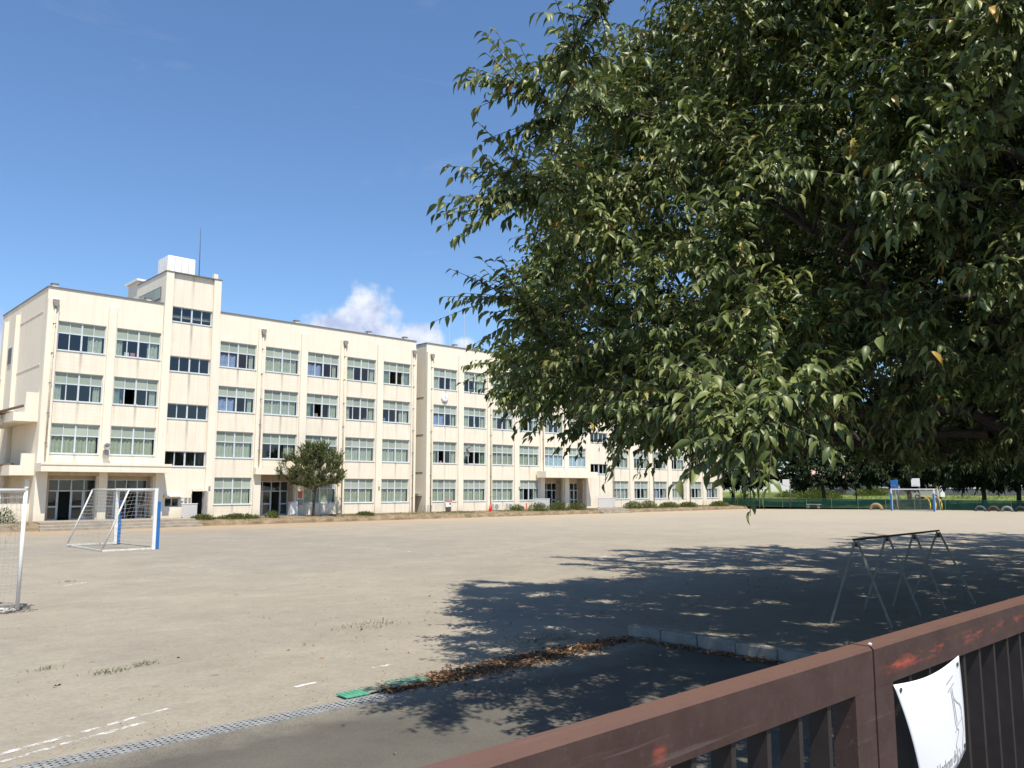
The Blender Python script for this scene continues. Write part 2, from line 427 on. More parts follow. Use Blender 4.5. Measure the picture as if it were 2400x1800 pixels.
plain('coping_metal', (0.17, 0.165, 0.17), 0.5, 0.5, 0.0, 0.1)
plain('pipe_paint', (0.60, 0.52, 0.40), 0.6, 0.35, 0, 0.14, 3.0)
plain('hopper_metal', (0.30, 0.27, 0.235), 0.6, 0.4, 0, 0.22, 8.0)
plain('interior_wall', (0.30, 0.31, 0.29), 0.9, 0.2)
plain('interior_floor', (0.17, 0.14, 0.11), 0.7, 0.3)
plain('shaded_cream', (0.55, 0.44, 0.32), 0.9, 0.2, 0, 0.12, 2.0)  # cream porch surfaces, their shade put into the colour as brown
plain('tank_white', (0.86, 0.86, 0.85), 0.5, 0.4, 0, 0.03)
plain('steel_dark', (0.10, 0.10, 0.105), 0.55, 0.5, 0.3, 0.1)
plain('brown_roof', (0.16, 0.11, 0.085), 0.7, 0.3, 0, 0.2, 4.0)
plain('concrete', (0.33, 0.315, 0.28), 0.9, 0.2, 0, 0.2, 3.0, 0.4, 50)
plain('step_concrete', (0.36, 0.31, 0.245), 0.9, 0.2, 0, 0.18, 2.0, 0.4, 40)
plain('bank_earth', (0.26, 0.195, 0.125), 0.95, 0.1, 0, 0.25, 1.5, 0.8, 12)
plain('panel_grey', (0.55, 0.53, 0.51), 0.6, 0.4, 0, 0.05)
plain('white_paint', (0.80, 0.79, 0.76), 0.45, 0.45, 0, 0.07, 5.0)
plain('worn_white', (0.70, 0.67, 0.61), 0.55, 0.35, 0, 0.16, 7.0)
plain('blue_paint', (0.018, 0.155, 0.46), 0.45, 0.5, 0, 0.10, 4.0)
plain('net_cord', (0.42, 0.41, 0.38), 0.9, 0.1, 0, 0.05)
plain('rack_steel', (0.34, 0.33, 0.29), 0.55, 0.45, 0.2, 0.25, 5.0)
plain('rack_rust', (0.11, 0.075, 0.058), 0.8, 0.3, 0.1, 0.25, 9.0)
plain('drain_cover', (0.31, 0.31, 0.295), 0.6, 0.4, 0.0, 0.28, 5.0)
plain('green_mat', (0.10, 0.34, 0.21), 0.7, 0.3, 0, 0.2, 4.0)
plain('faded_mat', (0.30, 0.32, 0.22), 0.8, 0.2, 0, 0.3, 6.0)
plain('dusty_mat', (0.17, 0.30, 0.21), 0.8, 0.2, 0, 0.3, 6.0)
plain('item_pink', (0.55, 0.22, 0.28), 0.8, 0.2)
plain('item_white', (0.7, 0.7, 0.68), 0.8, 0.2)
plain('item_blue', (0.18, 0.28, 0.5), 0.8, 0.2)
plain('item_brown', (0.3, 0.2, 0.12), 0.8, 0.2)
plain('cone_red', (0.78, 0.075, 0.03), 0.5, 0.4)
plain('pink_paint', (0.72, 0.16, 0.20), 0.5, 0.4)
plain('black_rubber', (0.03, 0.03, 0.03), 0.7, 0.3)
plain('grey_plastic', (0.32, 0.31, 0.29), 0.6, 0.4)
plain('poster_paper', (0.84, 0.83, 0.83), 0.5, 0.35, 0, 0.015, 3.0)
plain('poster_ink', (0.50, 0.49, 0.50), 0.7, 0.2)
plain('poster_text_ink', (0.30, 0.29, 0.30), 0.7, 0.2)
plain('fence_net', (0.007, 0.055, 0.042), 0.8, 0.2, 0, 0.2, 0.6)
plain('fence_post', (0.10, 0.18, 0.13), 0.6, 0.4)
plain('grass', (0.20, 0.25, 0.065), 0.9, 0.1, 0, 0.35, 0.35)
plain('low_wall', (0.215, 0.195, 0.23), 0.8, 0.2, 0, 0.12, 1.0)
plain('house_wall', (0.52, 0.48, 0.44), 0.85, 0.2)
plain('house_wall_pale', (0.66, 0.64, 0.62), 0.85, 0.2)
plain('house_dark', (0.10, 0.11, 0.12), 0.6, 0.4)
plain('roof_pink', (0.52, 0.35, 0.29), 0.8, 0.2, 0, 0.15, 1.0)
plain('roof_grey', (0.24, 0.25, 0.28), 0.7, 0.3, 0, 0.15, 1.0)
plain('yellow_paint', (0.66, 0.46, 0.05), 0.5, 0.4)
plain('tan_tyre', (0.36, 0.24, 0.14), 0.9, 0.2, 0, 0.2, 6.0)
plain('tyre_paint', (0.085, 0.10, 0.11), 0.8, 0.2, 0, 0.25, 4.0)
plain('tyre_red', (0.12, 0.055, 0.05), 0.8, 0.2, 0, 0.25, 4.0)
plain('tyre_pale', (0.22, 0.22, 0.21), 0.8, 0.2, 0, 0.25, 4.0)
plain('clock_white', (0.82, 0.84, 0.86), 0.4, 0.4, 0, 0.02)
plain('clock_blue', (0.20, 0.30, 0.48), 0.5, 0.4, 0, 0.05)
plain('car_white', (0.80, 0.80, 0.80), 0.3, 0.5, 0, 0.02)
plain('car_blue', (0.02, 0.14, 0.42), 0.25, 0.5, 0, 0.03)
plain('notice_paper', (0.75, 0.76, 0.74), 0.7, 0.2)
plain('orange_sign', (0.62, 0.16, 0.05), 0.6, 0.3)
plain('slat_paint', (0.040, 0.031, 0.028), 0.5, 0.35, 0, 0.2, 9.0)
plain('street_asphalt', (0.12, 0.12, 0.115), 0.9, 0.2, 0, 0.2, 2.0)


# ------------------------------------------------------------------ mesh helpers
class MB:
    def __init__(self):
        self.v = []
        self.f = []

    def box(self, x0, x1, y0, y1, z0, z1):
        b = len(self.v)
        self.v += [(x0, y0, z0), (x1, y0, z0), (x1, y1, z0), (x0, y1, z0), (x0, y0, z1), (x1, y0, z1), (x1, y1, z1), (x0, y1, z1)]
        self.f += [(b, b + 3, b + 2, b + 1), (b + 4, b + 5, b + 6, b + 7), (b, b + 1, b + 5, b + 4), (b + 1, b + 2, b + 6, b + 5), (b + 2, b + 3, b + 7, b + 6), (b + 3, b, b + 4, b + 7)]
        return self

    def bbox(self, x0, x1, y0, y1, z0, z1, c=0.01):
        """box with chamfered vertical and top edges"""
        b = len(self.v)
        ring = [(x0 + c, y0), (x1 - c, y0), (x1, y0 + c), (x1, y1 - c), (x1 - c, y1), (x0 + c, y1), (x0, y1 - c), (x0, y0 + c)]
        ring2 = [(x0 + 2 * c, y0 + c), (x1 - 2 * c, y0 + c), (x1 - c, y0 + 2 * c), (x1 - c, y1 - 2 * c), (x1 - 2 * c, y1 - c), (x0 + 2 * c, y1 - c), (x0 + c, y1 - 2 * c), (x0 + c, y0 + 2 * c)]
        self.v += [(x, y, z0) for x, y in ring] + [(x, y, z1 - c) for x, y in ring] + [(x, y, z1) for x, y in ring2]
        for k in range(8):
            n = (k + 1) % 8
            self.f += [(b + k, b + n, b + 8 + n, b + 8 + k), (b + 8 + k, b + 8 + n, b + 16 + n, b + 16 + k)]
        self.f += [tuple(b + 16 + k for k in range(8)), tuple(b + 7 - k for k in range(8))]
        return self

    def tube(self, p0, p1, r0, r1=None, n=8, caps=True):
        r1 = r0 if r1 is None else r1
        p0 = Vector(p0); p1 = Vector(p1)
        d = (p1 - p0)
        if d.length < 1e-6:
            return self
        d.normalize()
        a = d.orthogonal().normalized()
        c = d.cross(a)
        b = len(self.v)
        for p, r in ((p0, r0), (p1, r1)):
            for k in range(n):
                t = 2 * math.pi * k / n
                self.v.append(tuple(p + a * (r * math.cos(t)) + c * (r * math.sin(t))))
        for k in range(n):
            m = (k + 1) % n
            self.f.append((b + k, b + m, b + n + m, b + n + k))
        if caps:
            self.f.append(tuple(b + k for k in reversed(range(n))))
            self.f.append(tuple(b + n + k for k in range(n)))
        return self

    def poly_tube(self, pts, r, n=6):
        for a, b in zip(pts[:-1], pts[1:]):
            self.tube(a, b, r, r, n)
        return self

    def bar(self, p0, p1, w, h, up=(0, 0, 1)):
        """rectangular bar between two points"""
        p0 = Vector(p0); p1 = Vector(p1)
        d = (p1 - p0).normalized()
        s = d.cross(Vector(up))
        if s.length < 1e-4:
            s = Vector((1, 0, 0))
        s.normalize()
        u = s.cross(d)
        b = len(self.v)
        for p in (p0, p1):
            for a, c in ((-1, -1), (1, -1), (1, 1), (-1, 1)):
                self.v.append(tuple(p + s * (a * w / 2) + u * (c * h / 2)))
        self.f += [(b, b + 1, b + 5, b + 4), (b + 1, b + 2, b + 6, b + 5), (b + 2, b + 3, b + 7, b + 6), (b + 3, b, b + 4, b + 7), (b + 3, b + 2, b + 1, b), (b + 4, b + 5, b + 6, b + 7)]
        return self

    def prism(self, poly, axis, a0, a1):
        """extrude a 2D polygon along axis 'x','y' or 'z'"""
        b = len(self.v)
        n = len(poly)
        for a in (a0, a1):
            for p, q in poly:
                self.v.append({'x': (a, p, q), 'y': (p, a, q), 'z': (p, q, a)}[axis])
        for k in range(n):
            m = (k + 1) % n
            self.f.append((b + k, b + m, b + n + m, b + n + k))
        self.f += [tuple(b + k for k in reversed(range(n))), tuple(b + n + k for k in range(n))]
        return self

    def lathe(self, prof, c=(0, 0, 0), n=16, axis='z'):
        b = len(self.v)
        for r, h in prof:
            for k in range(n):
                t = 2 * math.pi * k / n
                p = (r * math.cos(t), r * math.sin(t), h)
                if axis == 'y':
                    p = (p[0], p[2], p[1])
                elif axis == 'x':
                    p = (p[2], p[0], p[1])
                self.v.append((p[0] + c[0], p[1] + c[1], p[2] + c[2]))
        for i in range(len(prof) - 1):
            for k in range(n):
                m = (k + 1) % n
                self.f.append((b + i * n + k, b + i * n + m, b + (i + 1) * n + m, b + (i + 1) * n + k))
        self.f.append(tuple(b + k for k in reversed(range(n))))
        self.f.append(tuple(b + (len(prof) - 1) * n + k for k in range(n)))
        return self

    def quad(self, *pts):
        b = len(self.v)
        self.v += [tuple(p) for p in pts]
        self.f.append(tuple(range(b, b + len(pts))))
        return self

    def mesh(self, name, mat, off=(0, 0, 0), smooth=False):
        me = bpy.data.meshes.new(name)
        v = self.v
        if any(off):
            v = [(a - off[0], b - off[1], c - off[2]) for a, b, c in v]
        me.from_pydata(v, [], self.f)
        me.materials.append(MATS[mat])
        fix_normals(me)
        if smooth:
            me.polygons.foreach_set('use_smooth', [True] * len(me.polygons))
        me.update()
        return me


import bmesh


def fix_normals(me):
    bm = bmesh.new()
    bm.from_mesh(me)
    bmesh.ops.recalc_face_normals(bm, faces=bm.faces)
    bm.to_mesh(me)
    bm.free()


def link(name, data, parent=None, loc=(0, 0, 0)):
    o = bpy.data.objects.new(name, data)
    COL.objects.link(o)
    o.location = loc
    if parent is not None:
        o.parent = parent
    return o


def wloc(o):
    p = Vector(o.location)
    while o.parent is not None:
        o = o.parent
        p = p + Vector(o.location)
    return p


def thing(name, label, cat, loc=(0, 0, 0), group=None):
    o = link(name, None, None, loc)
    o.empty_display_size = 0.2
    return tag(o, label, cat, group)


def tag(o, label=None, cat=None, group=None, kind=None):
    if label: o['label'] = label
    if cat: o['category'] = cat
    if group: o['group'] = group
    if kind: o['kind'] = kind
    return o


def part(parent, name, mb, mat, smooth=False, origin=None, label=None):
    """mesh built in world coordinates, linked under parent (no rotations on parents)"""
    w = wloc(parent) if parent is not None else Vector((0, 0, 0))
    og = Vector(origin) if origin is not None else w
    me = mb.mesh(name, mat, tuple(og), smooth)
    o = link(name, me, parent, tuple(og - w))
    if label:
        o['label'] = label
    return o


def solo(name, mb, mat, label=None, cat=None, group=None, kind=None, origin=(0, 0, 0), smooth=False):
    me = mb.mesh(name, mat, origin, smooth)
    return tag(link(name, me, None, origin), label, cat, group, kind)


# ------------------------------------------------------------------ ground
def zf(y):
    """field level: flat by the gate, falling 0.3 m towards the school"""
    if y <= -25: return 0.0
    if y >= -3: return -0.30
    return -0.30 * (y + 25) / 22.0


def build_ground():
    g = MB()
    xs = [-400, -120, -60, -30, -15] + [-10 + 2 * i for i in range(56)] + [110, 150, 250, 500, 900]
    ys = [-400, -150, -90, -70, -62, -58] + [-56 + 1.5 * i for i in range(36)] + [-2.4, 0, 15, 60, 200, 500, 900]
    rg = np.random.default_rng(3)
    for y in ys:
        for x in xs:
            z = zf(y)
            if -10 < x < 95 and -50 < y < -6:
                z += 0.0
            if y < -57: z = -0.12
            g.v.append((x, y, z))
    n = len(xs)
    for j in range(len(ys) - 1):
        for i in range(n - 1):
            a = j * n + i
            g.f.append((a, a + 1, a + n + 1, a + n))
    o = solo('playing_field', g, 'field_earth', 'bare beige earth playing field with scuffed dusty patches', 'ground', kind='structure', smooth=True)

    a = MB()
    # driveway inside the gate, a sheet 4 mm over the earth, ramping up to the street at the gate
    prof = [(-50.24, 0.004), (-54.6, 0.006), (-56.4, 0.42), (-56.9, 0.5)]
    for (y0, z0), (y1, z1) in zip(prof[:-1], prof[1:]):
        a.quad((-14, y0, z0), (9.93, y0, z0), (9.93, y1, z1), (-14, y1, z1))
    solo('driveway', a, 'old_asphalt', 'worn grey asphalt driveway just inside the gate', 'pavement', kind='structure')
    s = MB()
    s.box(-120, 160, -66, -56.95, 0.2, 0.5)
    solo('street', s, 'street_asphalt', 'asphalt street outside the gate', 'road', kind='structure')
    # inner verge beside the ramp
    # raised bank between field and school
    b = MB()
    rg = random.Random(5)
    X = [8.0 + 0.8 * i for i in range(108)]
    prof = [(-3.05, -0.34), (-2.95, -0.12), (-2.75, 0.03), (-2.2, 0.10), (-1.2, 0.15), (0.05, 0.18)]
    m = len(prof)
    for x in X:
        for k, (y, z) in enumerate(prof):
            j = 0.0 if k in (0, m - 1) else 1.0
            b.v.append((x, y + j * rg.uniform(-.06, .06), z + j * rg.uniform(-.03, .03)))
    for i in range(len(X) - 1):
        for k in range(m - 1):
            q = i * m + k
            b.f.append((q, q + m, q + m + 1, q + 1))
    solo('bank', b, 'bank_earth', 'low brown earth bank along the foot of the school', 'bank', kind='structure')


build_ground()

# ------------------------------------------------------------------ school buildings
FL = {1: (1.05, 2.98), 2: (4.40, 6.31), 3: (7.75, 9.60), 4: (11.00, 12.89)}
ROOF = 14.98
WALL_T = 0.30
REC = 0.10     # window recess behind the wall face


def curtain_mesh(w, h, folds, mat, seed, slack=0.03):
    rg = random.Random(seed)
    mb = MB()
    n = max(8, int(folds * 6))
    ph = rg.uniform(0, 6)
    for j in range(3):
        z = h * (1 - j / 2)
        for i in range(n + 1):
            x = w * i / n
            y = slack * math.sin(ph + folds * 2 * math.pi * i / n + 0.4 * j) + 0.3 * slack * math.sin(ph * 2 + 9.1 * i / n)
            mb.v.append((x, y, z))
    for j in range(2):
        for i in range(n):
            a = j * (n + 1) + i
            mb.f.append((a, a + 1, a + n + 2, a + n + 1))
    return mb.mesh('curtain', mat, smooth=True)


CURT = {}


def curtain(w, h, folds, mat, seed):
    k = (round(w, 2), round(h, 2), folds, mat, seed)
    if k not in CURT:
        CURT[k] = curtain_mesh(w, h, folds, mat, seed)
    return CURT[k]


WCACHE = {}


def window(root, x0, x1, z0, z1, style, detail=True, upper=0.40, rg=RNG):
    """four-bay aluminium window: frame with transom and mullions, a pane behind each light, sill, curtains"""
    w = x1 - x0; h = z1 - z0
    key = (round(w, 2), round(h, 2), upper)
    ft = 0.055
    y = REC
    zt = h * (1 - upper)
    mul = [w * .25, w * .5, w * .75]
    if key not in WCACHE:
        f = MB()
        f.box(0, w, 0, 0.08, 0, ft); f.box(0, w, 0, 0.08, h - ft, h)
        f.box(0, ft, 0.002, 0.078, ft, h - ft); f.box(w - ft, w, 0.002, 0.078, ft, h - ft)
        if upper:
            f.box(ft, w - ft, -0.012, 0.07, zt - .04, zt + .04)
        for k, mx in enumerate(mul):
            t = .05 if k == 1 else .028
            f.box(mx - t, mx + t, -0.02 if k == 1 else 0.01, 0.066, ft, h - ft)
        sl = MB().box(-0.03, w + .03, -0.14, 0.06, -0.05, -0.003)
        P = {}
        ed = [0] + mul + [w]
        for r, (a, b) in enumerate(((0, zt), (zt, h)) if upper else ((0, h),)):
            for c in range(4):
                P[(r, c)] = MB().box(ed[c] + .04, ed[c + 1] - .04, 0.034 + (.015 if c % 2 else 0), 0.042 + (.015 if c % 2 else 0), a + .05, b - .05).mesh('pane', 'frosted_glass' if r == 1 else 'clear_glass')
        WCACHE[key] = (f.mesh('window', 'aluminium'), sl.mesh('sill', 'aluminium'), P)
    fm, sm, P = WCACHE[key]
    wloc0 = wloc(root)
    o = link('window', fm, root, (x0 - wloc0.x, y - wloc0.y, z0 - wloc0.z))
    link('sill', sm, o)
    opened = set()
    if style in ('open', 'openL'):
        opened = {1} if style == 'openL' else {1, 2}
    for (r, c), me in P.items():
        if r == 0 and c in opened:
            # the sash is slid behind its neighbour
            link('pane', me, o, ((-1 if c == 1 else 1) * w * .22, 0.02, 0))
            continue
        link('pane', me, o)
    hh = zt if upper else h
    sd = rg.randrange(5)
    if style == 'half':       # cafe curtain over the lower part
        link('curtain', curtain(w * .96, hh * .68, 9, 'cream_curtain', sd), o, (w * .02, .16, .04))
    elif style == 'full':
        link('curtain', curtain(w * .47, hh * .97, 5, 'cream_curtain', sd), o, (w * .02, .11, .03))
        link('curtain', curtain(w * .44, hh * .97, 5, 'cream_curtain', sd + 1), o, (w * .51, .115, .03))
    elif style == 'sides' or style in ('open', 'openL'):
        a, b = rg.uniform(.06, .2), rg.uniform(.06, .22)
        link('curtain', curtain(w * round(a, 1) + .12, hh * .97, 3, 'cream_curtain', sd), o, (w * .02, .11, .03))
        link('curtain', curtain(w * round(b, 1) + .12, hh * .97, 3, 'cream_curtain', sd), o, (w * .96 - w * round(b, 1) - .12, .11, .03))
    elif style == 'blue':
        link('curtain', curtain(w * .42, hh * .80, 3, 'blue_curtain', sd), o, (w * .03, .11, .03))
        link('curtain', curtain(w * .12, hh * .9, 2, 'cream_curtain', sd), o, (w * .82, .11, .03))
    elif style == 'pale':
        link('curtain', curtain(w * .96, hh * .97, 7, 'pale_blue_curtain', sd), o, (w * .02, .11, .03))
    if detail and style in ('sides', 'blue', 'openL', 'one') and rg.random() < .7:
        for q in range(rg.randrange(1, 4)):
            bx = rg.uniform(.1, .8) * w; bw = rg.choice((.14, .22, .30)); bh = rg.choice((.12, .2, .32))
            key2 = ('item', bw, bh, rg.randrange(4))
            if key2 not in CURT:
                CURT[key2] = MB().bbox(0, bw, 0, .16, 0, bh, .02).mesh('sill_item', ('item_pink', 'item_white', 'item_blue', 'item_brown')[key2[3]])
            link('sill_item', CURT[key2], o, (bx, .22, .02))
    if style == 'one':
        link('curtain', curtain(w * .30, hh * .97, 3, 'cream_curtain', sd), o, (w * .64, .11, .03))
    return o


def spandrel(root, x0, x1, z0, z1, y0=0.0, y1=WALL_T):
    return part(root, 'spandrel', MB().box(x0, x1, y0, y1, z0, z1), 'spandrel_wall', origin=((x0 + x1) / 2, (y0 + y1) / 2, (z0 + z1) / 2))


def pilaster(root, x0, x1, z0=0.0, z1=14.24, y0=-0.16, mat='cream_wall'):
    return part(root, 'pilaster', MB().bbox(x0, x1, y0, WALL_T - .002, z0, z1, .012), mat, origin=((x0 + x1) / 2, 0, z0))


def downpipe(root, x, z0, z1, y=-0.23, kick=True):
    p = MB().tube((x, y, z0), (x, y, z1 - .3), .055, n=8)
    o = part(root, 'downpipe', p, 'pipe_paint', True, origin=(x, y, z0))
    h = MB()
    h.prism([(-.17, .42), (.17, .42), (.17, .22), (.07, -.02), (-.07, -.02), (-.17, .22)], 'y', -0.14, 0.06)
    h.v = [(a + x, b + y, c + z1 - .3) for a, b, c in h.v]
    part(o, 'rain_head', h, 'hopper_metal', origin=(x, y, z1 - .3))
    c = MB()
    zz = z0 + 1.2
    while zz < z1 - .6:
        c.box(x - .075, x + .075, y - .065, y + .075, zz, zz + .05)
        zz += 1.9
    part(o, 'bracket', c, 'hopper_metal', origin=(x, y, z0))
    return o


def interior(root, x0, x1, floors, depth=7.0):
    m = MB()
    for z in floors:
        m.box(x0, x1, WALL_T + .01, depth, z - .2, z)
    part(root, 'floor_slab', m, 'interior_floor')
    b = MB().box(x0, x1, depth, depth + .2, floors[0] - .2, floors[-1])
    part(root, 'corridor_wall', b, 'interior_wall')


def entrance_door(root, x0, x1, y, z0, ztr, z1, openbay):
    """glazed aluminium entrance screen: transom lights over door leaves, one bay standing open"""
    f = MB()
    w = x1 - x0
    xs = [x0, x0 + w * .24, x0 + w * .5, x0 + w * .76, x1]
    for x in xs:
        f.box(x - .035, x + .035, y, y + .07, z0, z1)
    f.box(x0 + .035, x1 - .035, y + .002, y + .066, ztr - .04, ztr + .04)
    f.box(x0 + .035, x1 - .035, y + .002, y + .066, z1 - .06, z1)
    for i in range(4):
        if i in openbay: continue
        f.box(xs[i] + .035, xs[i + 1] - .035, y + .004, y + .06, z0, z0 + .10)
        f.box(xs[i] + .035, xs[i + 1] - .035, y + .004, y + .06, z0 + .82, z0 + .92)
        f.box(xs[i] + .036, xs[i] + .09, y + .006, y + .058, z0 + .1, ztr - .04)
        f.box(xs[i + 1] - .09, xs[i + 1] - .036, y + .006, y + .058, z0 + .1, ztr - .04)
    d = part(root, 'entrance_door', f, 'aluminium', origin=(x0, y, z0))
    for i in range(4):
        a, b = xs[i] + .04, xs[i + 1] - .04
        part(d, 'pane', MB().box(a, b, y + .03, y + .038, ztr + .04, z1 - .06), 'clear_glass', origin=(a, y, ztr))
        if i in openbay: continue
        part(d, 'pane', MB().box(a + .05, b - .05, y + .03, y + .038, z0 + .92, ztr - .04), 'clear_glass', origin=(a, y, z0))
        part(d, 'pane', MB().box(a + .05, b - .05, y + .03, y + .038, z0 + .10, z0 + .82), 'clear_glass', origin=(a, y, z0))
    return d


def build_school_near():
    X0, X1 = 13.36, 42.36
    root = thing('school_building', 'cream four storey school block with roof tower and white water tank', 'building', (X0, 0, 0.1), 'school blocks')
    bays = [(14.07, 16.95), (17.62, 20.53)] + [(24.77 + 3.555 * k, 27.58 + 3.555 * k) for k in range(5)]
    styles = {
        4: ['one', 'sides', 'blue', 'full', 'blue', 'sides', 'open'],
        3: ['sides', 'openL', 'blue', 'full', 'openL', 'sides', 'one'],
        2: ['full', 'full', 'full', 'one', 'sides', 'full', 'full'],
        1: [None, None, 'full', None, 'full', 'full', 'full']}
    for i, (a, b) in enumerate(bays):
        for fl in (1, 2, 3, 4):
            z0, z1 = FL[fl]
            if styles[fl][i]:
                window(root, a, b, z0, z1, styles[fl][i])
        # spandrels: under 1F window, between floors
        if styles[1][i]:
            spandrel(root, a, b, 0.0, FL[1][0])
            spandrel(root, a, b, FL[1][1], FL[2][0])
        else:
            spandrel(root, a, b, 3.25, FL[2][0])
        spandrel(root, a, b, FL[2][1], FL[3][0])
        spandrel(root, a, b, FL[3][1], FL[4][0])
    # pilasters (piers) between the bays
    piers = [(X0, 14.07), (16.95, 17.62), (20.53, 20.62)]
    piers += [(24.60, 24.77)] + [(27.58 + 3.555 * k, 28.325 + 3.555 * k) for k in range(4)] + [(41.80, X1)]
    for a, b in piers:
        c = 0.06 if b - a > .4 else 0.0
        part(root, 'wall_pier', MB().box(a, b, 0.004, WALL_T, 0, FL[4][1]), 'cream_wall')
        if b - a > .4:
            m = (a + b) / 2
            if a == X0: pilaster(root, a + .003, b - .06)
            elif b == X1: pilaster(root, a + .05, b - .003)
            else: pilaster(root, a + .08, b - .08)
    # parapet walls
    part(root, 'parapet', MB().box(X0, 20.60, 0.002, .32, FL[4][1], ROOF), 'cream_wall')
    part(root, 'parapet', MB().box(24.62, X1, 0.002, .32, FL[4][1], ROOF), 'cream_wall')
    cp = MB()
    cp.box(X0 - .05, 20.58, -.06, .40, ROOF, ROOF + .07)
    cp.box(24.64, X1 + .04, -.06, .40, ROOF, ROOF + .07)
    cp.box(X0 - .05, X0 + .38, .40, 12.4, ROOF, ROOF + .07)
    cp.box(X1 - .36, X1 + .04, .40, 12.4, ROOF, ROOF + .07)
    part(root, 'coping', cp, 'coping_metal')
    # end walls, back wall and roof
    part(root, 'end_wall', MB().box(X0, X0 + .3, WALL_T, 12.4, 0, ROOF), 'cream_wall')
    part(root, 'end_wall', MB().box(X1 - .3, X1, WALL_T, 12.4, 0, ROOF), 'cream_wall')
    part(root, 'back_wall', MB().box(X0 + .3, X1 - .3, 12.1, 12.4, 0, ROOF), 'cream_wall')
    part(root, 'roof', MB().box(X0 + .3, X1 - .3, .32, 12.1, 14.2, 14.4), 'concrete')
    for y in (6.9, 10.3):
        part(root, 'pilaster', MB().bbox(X0 - .28, X0 + .001, y, y + .55, 0, 14.2, .012), 'cream_wall', origin=(X0, y, 0))
    part(root, 'end_band', MB().box(X0 - .03, X0 + .001, .9, 6.85, 10.05, 10.12), 'cream_wall')
    part(root, 'end_band', MB().box(X0 - .03, X0 + .001, .9, 6.85, 13.50, 13.57), 'cream_wall')
    ew = MB().box(X0 - .06, X0 - .002, 7.9, 9.7, 10.9, 12.2)
    e = part(root, 'end_window', ew, 'aluminium', origin=(X0, 8.8, 10.9))
    part(e, 'pane', MB().box(X0 - .075, X0 - .063, 7.98, 8.76, 10.98, 12.12), 'house_dark')
    part(e, 'pane', MB().box(X0 - .075, X0 - .063, 8.84, 9.62, 10.98, 12.12), 'house_dark')
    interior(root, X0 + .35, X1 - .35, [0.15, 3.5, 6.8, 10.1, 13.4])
    # partition walls between rooms
    for x in (17.28, 20.60, 24.66, 31.5, 38.6):
        part(root, 'partition', MB().box(x - .06, x + .06, WALL_T + .02, 6.98, 0.15, 13.2), 'interior_wall')

    # stair tower
    T0, T1 = 20.62, 24.60
    wz = [(3.71, 4.76), (7.02, 8.08), (10.33, 11.41), (13.86, 14.94)]
    TOP = 17.32
    part(root, 'tower_pier', MB().bbox(T0, 21.16, -.16, WALL_T, 0, TOP, .012), 'cream_wall')
    part(root, 'tower_pier', MB().bbox(24.06, T1, -.16, WALL_T, 0, TOP, .012), 'cream_wall')
    prev = 0.0
    edges = [(0, 3.71)] + [(wz[i][1], wz[i + 1][0]) for i in range(3)] + [(14.94, TOP)]
    for k, (a, b) in enumerate(edges):
        if k == 0:
            # opening for the small window and the side door
            m = MB()
            m.box(21.162, 24.058, 0, WALL_T, 2.0, b)
            m.box(21.162, 21.36, 0, WALL_T, 0, 2.0); m.box(22.3, 23.2, 0, WALL_T, 0, 2.0)
            m.box(21.36, 22.3, 0, WALL_T, 0, 0.95); m.box(21.36, 22.3, 0, WALL_T, 1.55, 2.0)
            part(root, 'spandrel', m, 'cream_wall')
        else:
            spandrel(root, 21.162, 24.058, a, b)
    for a, b in wz:
        window(root, 21.17, 24.05, a, b, None, upper=0)
    sw = part(root, 'small_window', MB().box(21.37, 22.29, .08, .13, 0.96, 1.0).box(21.37, 22.29, .08, .13, 1.5, 1.54).box(21.80, 21.86, .078, .132, 1.0, 1.5), 'aluminium')
    part(sw, 'pane', MB().box(21.38, 22.28, .10, .106, 1.0, 1.5), 'clear_glass')
    part(sw, 'hood', MB().box(21.25, 22.4, -.35, .0, 1.62, 1.72), 'cream_wall')
    sd = part(root, 'side_door', MB().bbox(23.98, 24.04, -.86, -.01, 0.16, 1.98, .006), 'panel_grey', label='grey steel door standing open beside the stair tower')
    part(sd, 'handle', MB().tube((23.96, -.75, 1.0), (23.96, -.75, 1.12), .015), 'aluminium')
    part(root, 'door_hood', MB().box(23.1, 24.2, -.4, -.162, 2.02, 2.12), 'cream_wall')
    # tower sides and back above the roof
    part(root, 'tower_side', MB().box(T0, T0 + .25, WALL_T, 5.6, 13.0, TOP), 'cream_wall')
    part(root, 'tower_side', MB().box(T1 - .25, T1, WALL_T, 5.6, 13.0, TOP), 'cream_wall')
    part(root, 'tower_back', MB().box(T0 + .25, T1 - .25, 5.35, 5.6, 13.0, TOP), 'cream_wall')
    part(root, 'tower_roof', MB().box(T0 + .25, T1 - .25, WALL_T, 5.35, 16.9, 17.1), 'concrete')
    tc = MB()
    tc.box(T0 - .05, T1 + .05, -.2, .3, TOP, TOP + .06)
    tc.box(T0 - .05, T0 + .28, .3, 5.65, TOP, TOP + .06)
    tc.box(T1 - .28, T1 + .05, .3, 5.65, TOP, TOP + .06)
    part(root, 'coping', tc, 'coping_metal')
    tw = part(root, 'tower_window', MB().box(T0 - .06, T0 - .002, .7, 5.1, 15.45, 16.35), 'coping_metal')
    for k in range(4):
        part(tw, 'pane', MB().box(T0 - .075, T0 - .062, .78 + 1.08 * k, 1.78 + 1.08 * k, 15.53, 16.27), 'frosted_glass')
    part(root, 'roof_hut', MB().bbox(20.75, 23.2, 6.0, 8.2, 14.4, 17.75, .02), 'cream_wall')
    part(root, 'roof_hut_cap', MB().box(20.55, 23.4, 5.7, 8.4, 17.75, 17.9), 'white_paint')
    # parapet stubs
    st = MB()
    for x, y, z in ((20.78, .12, TOP + .06), (24.2, .12, TOP + .06)):
        st.box(x - .15, x + .15, y - .15, y + .15, z, z + .38)
    part(root, 'parapet_stub', st, 'cream_wall')
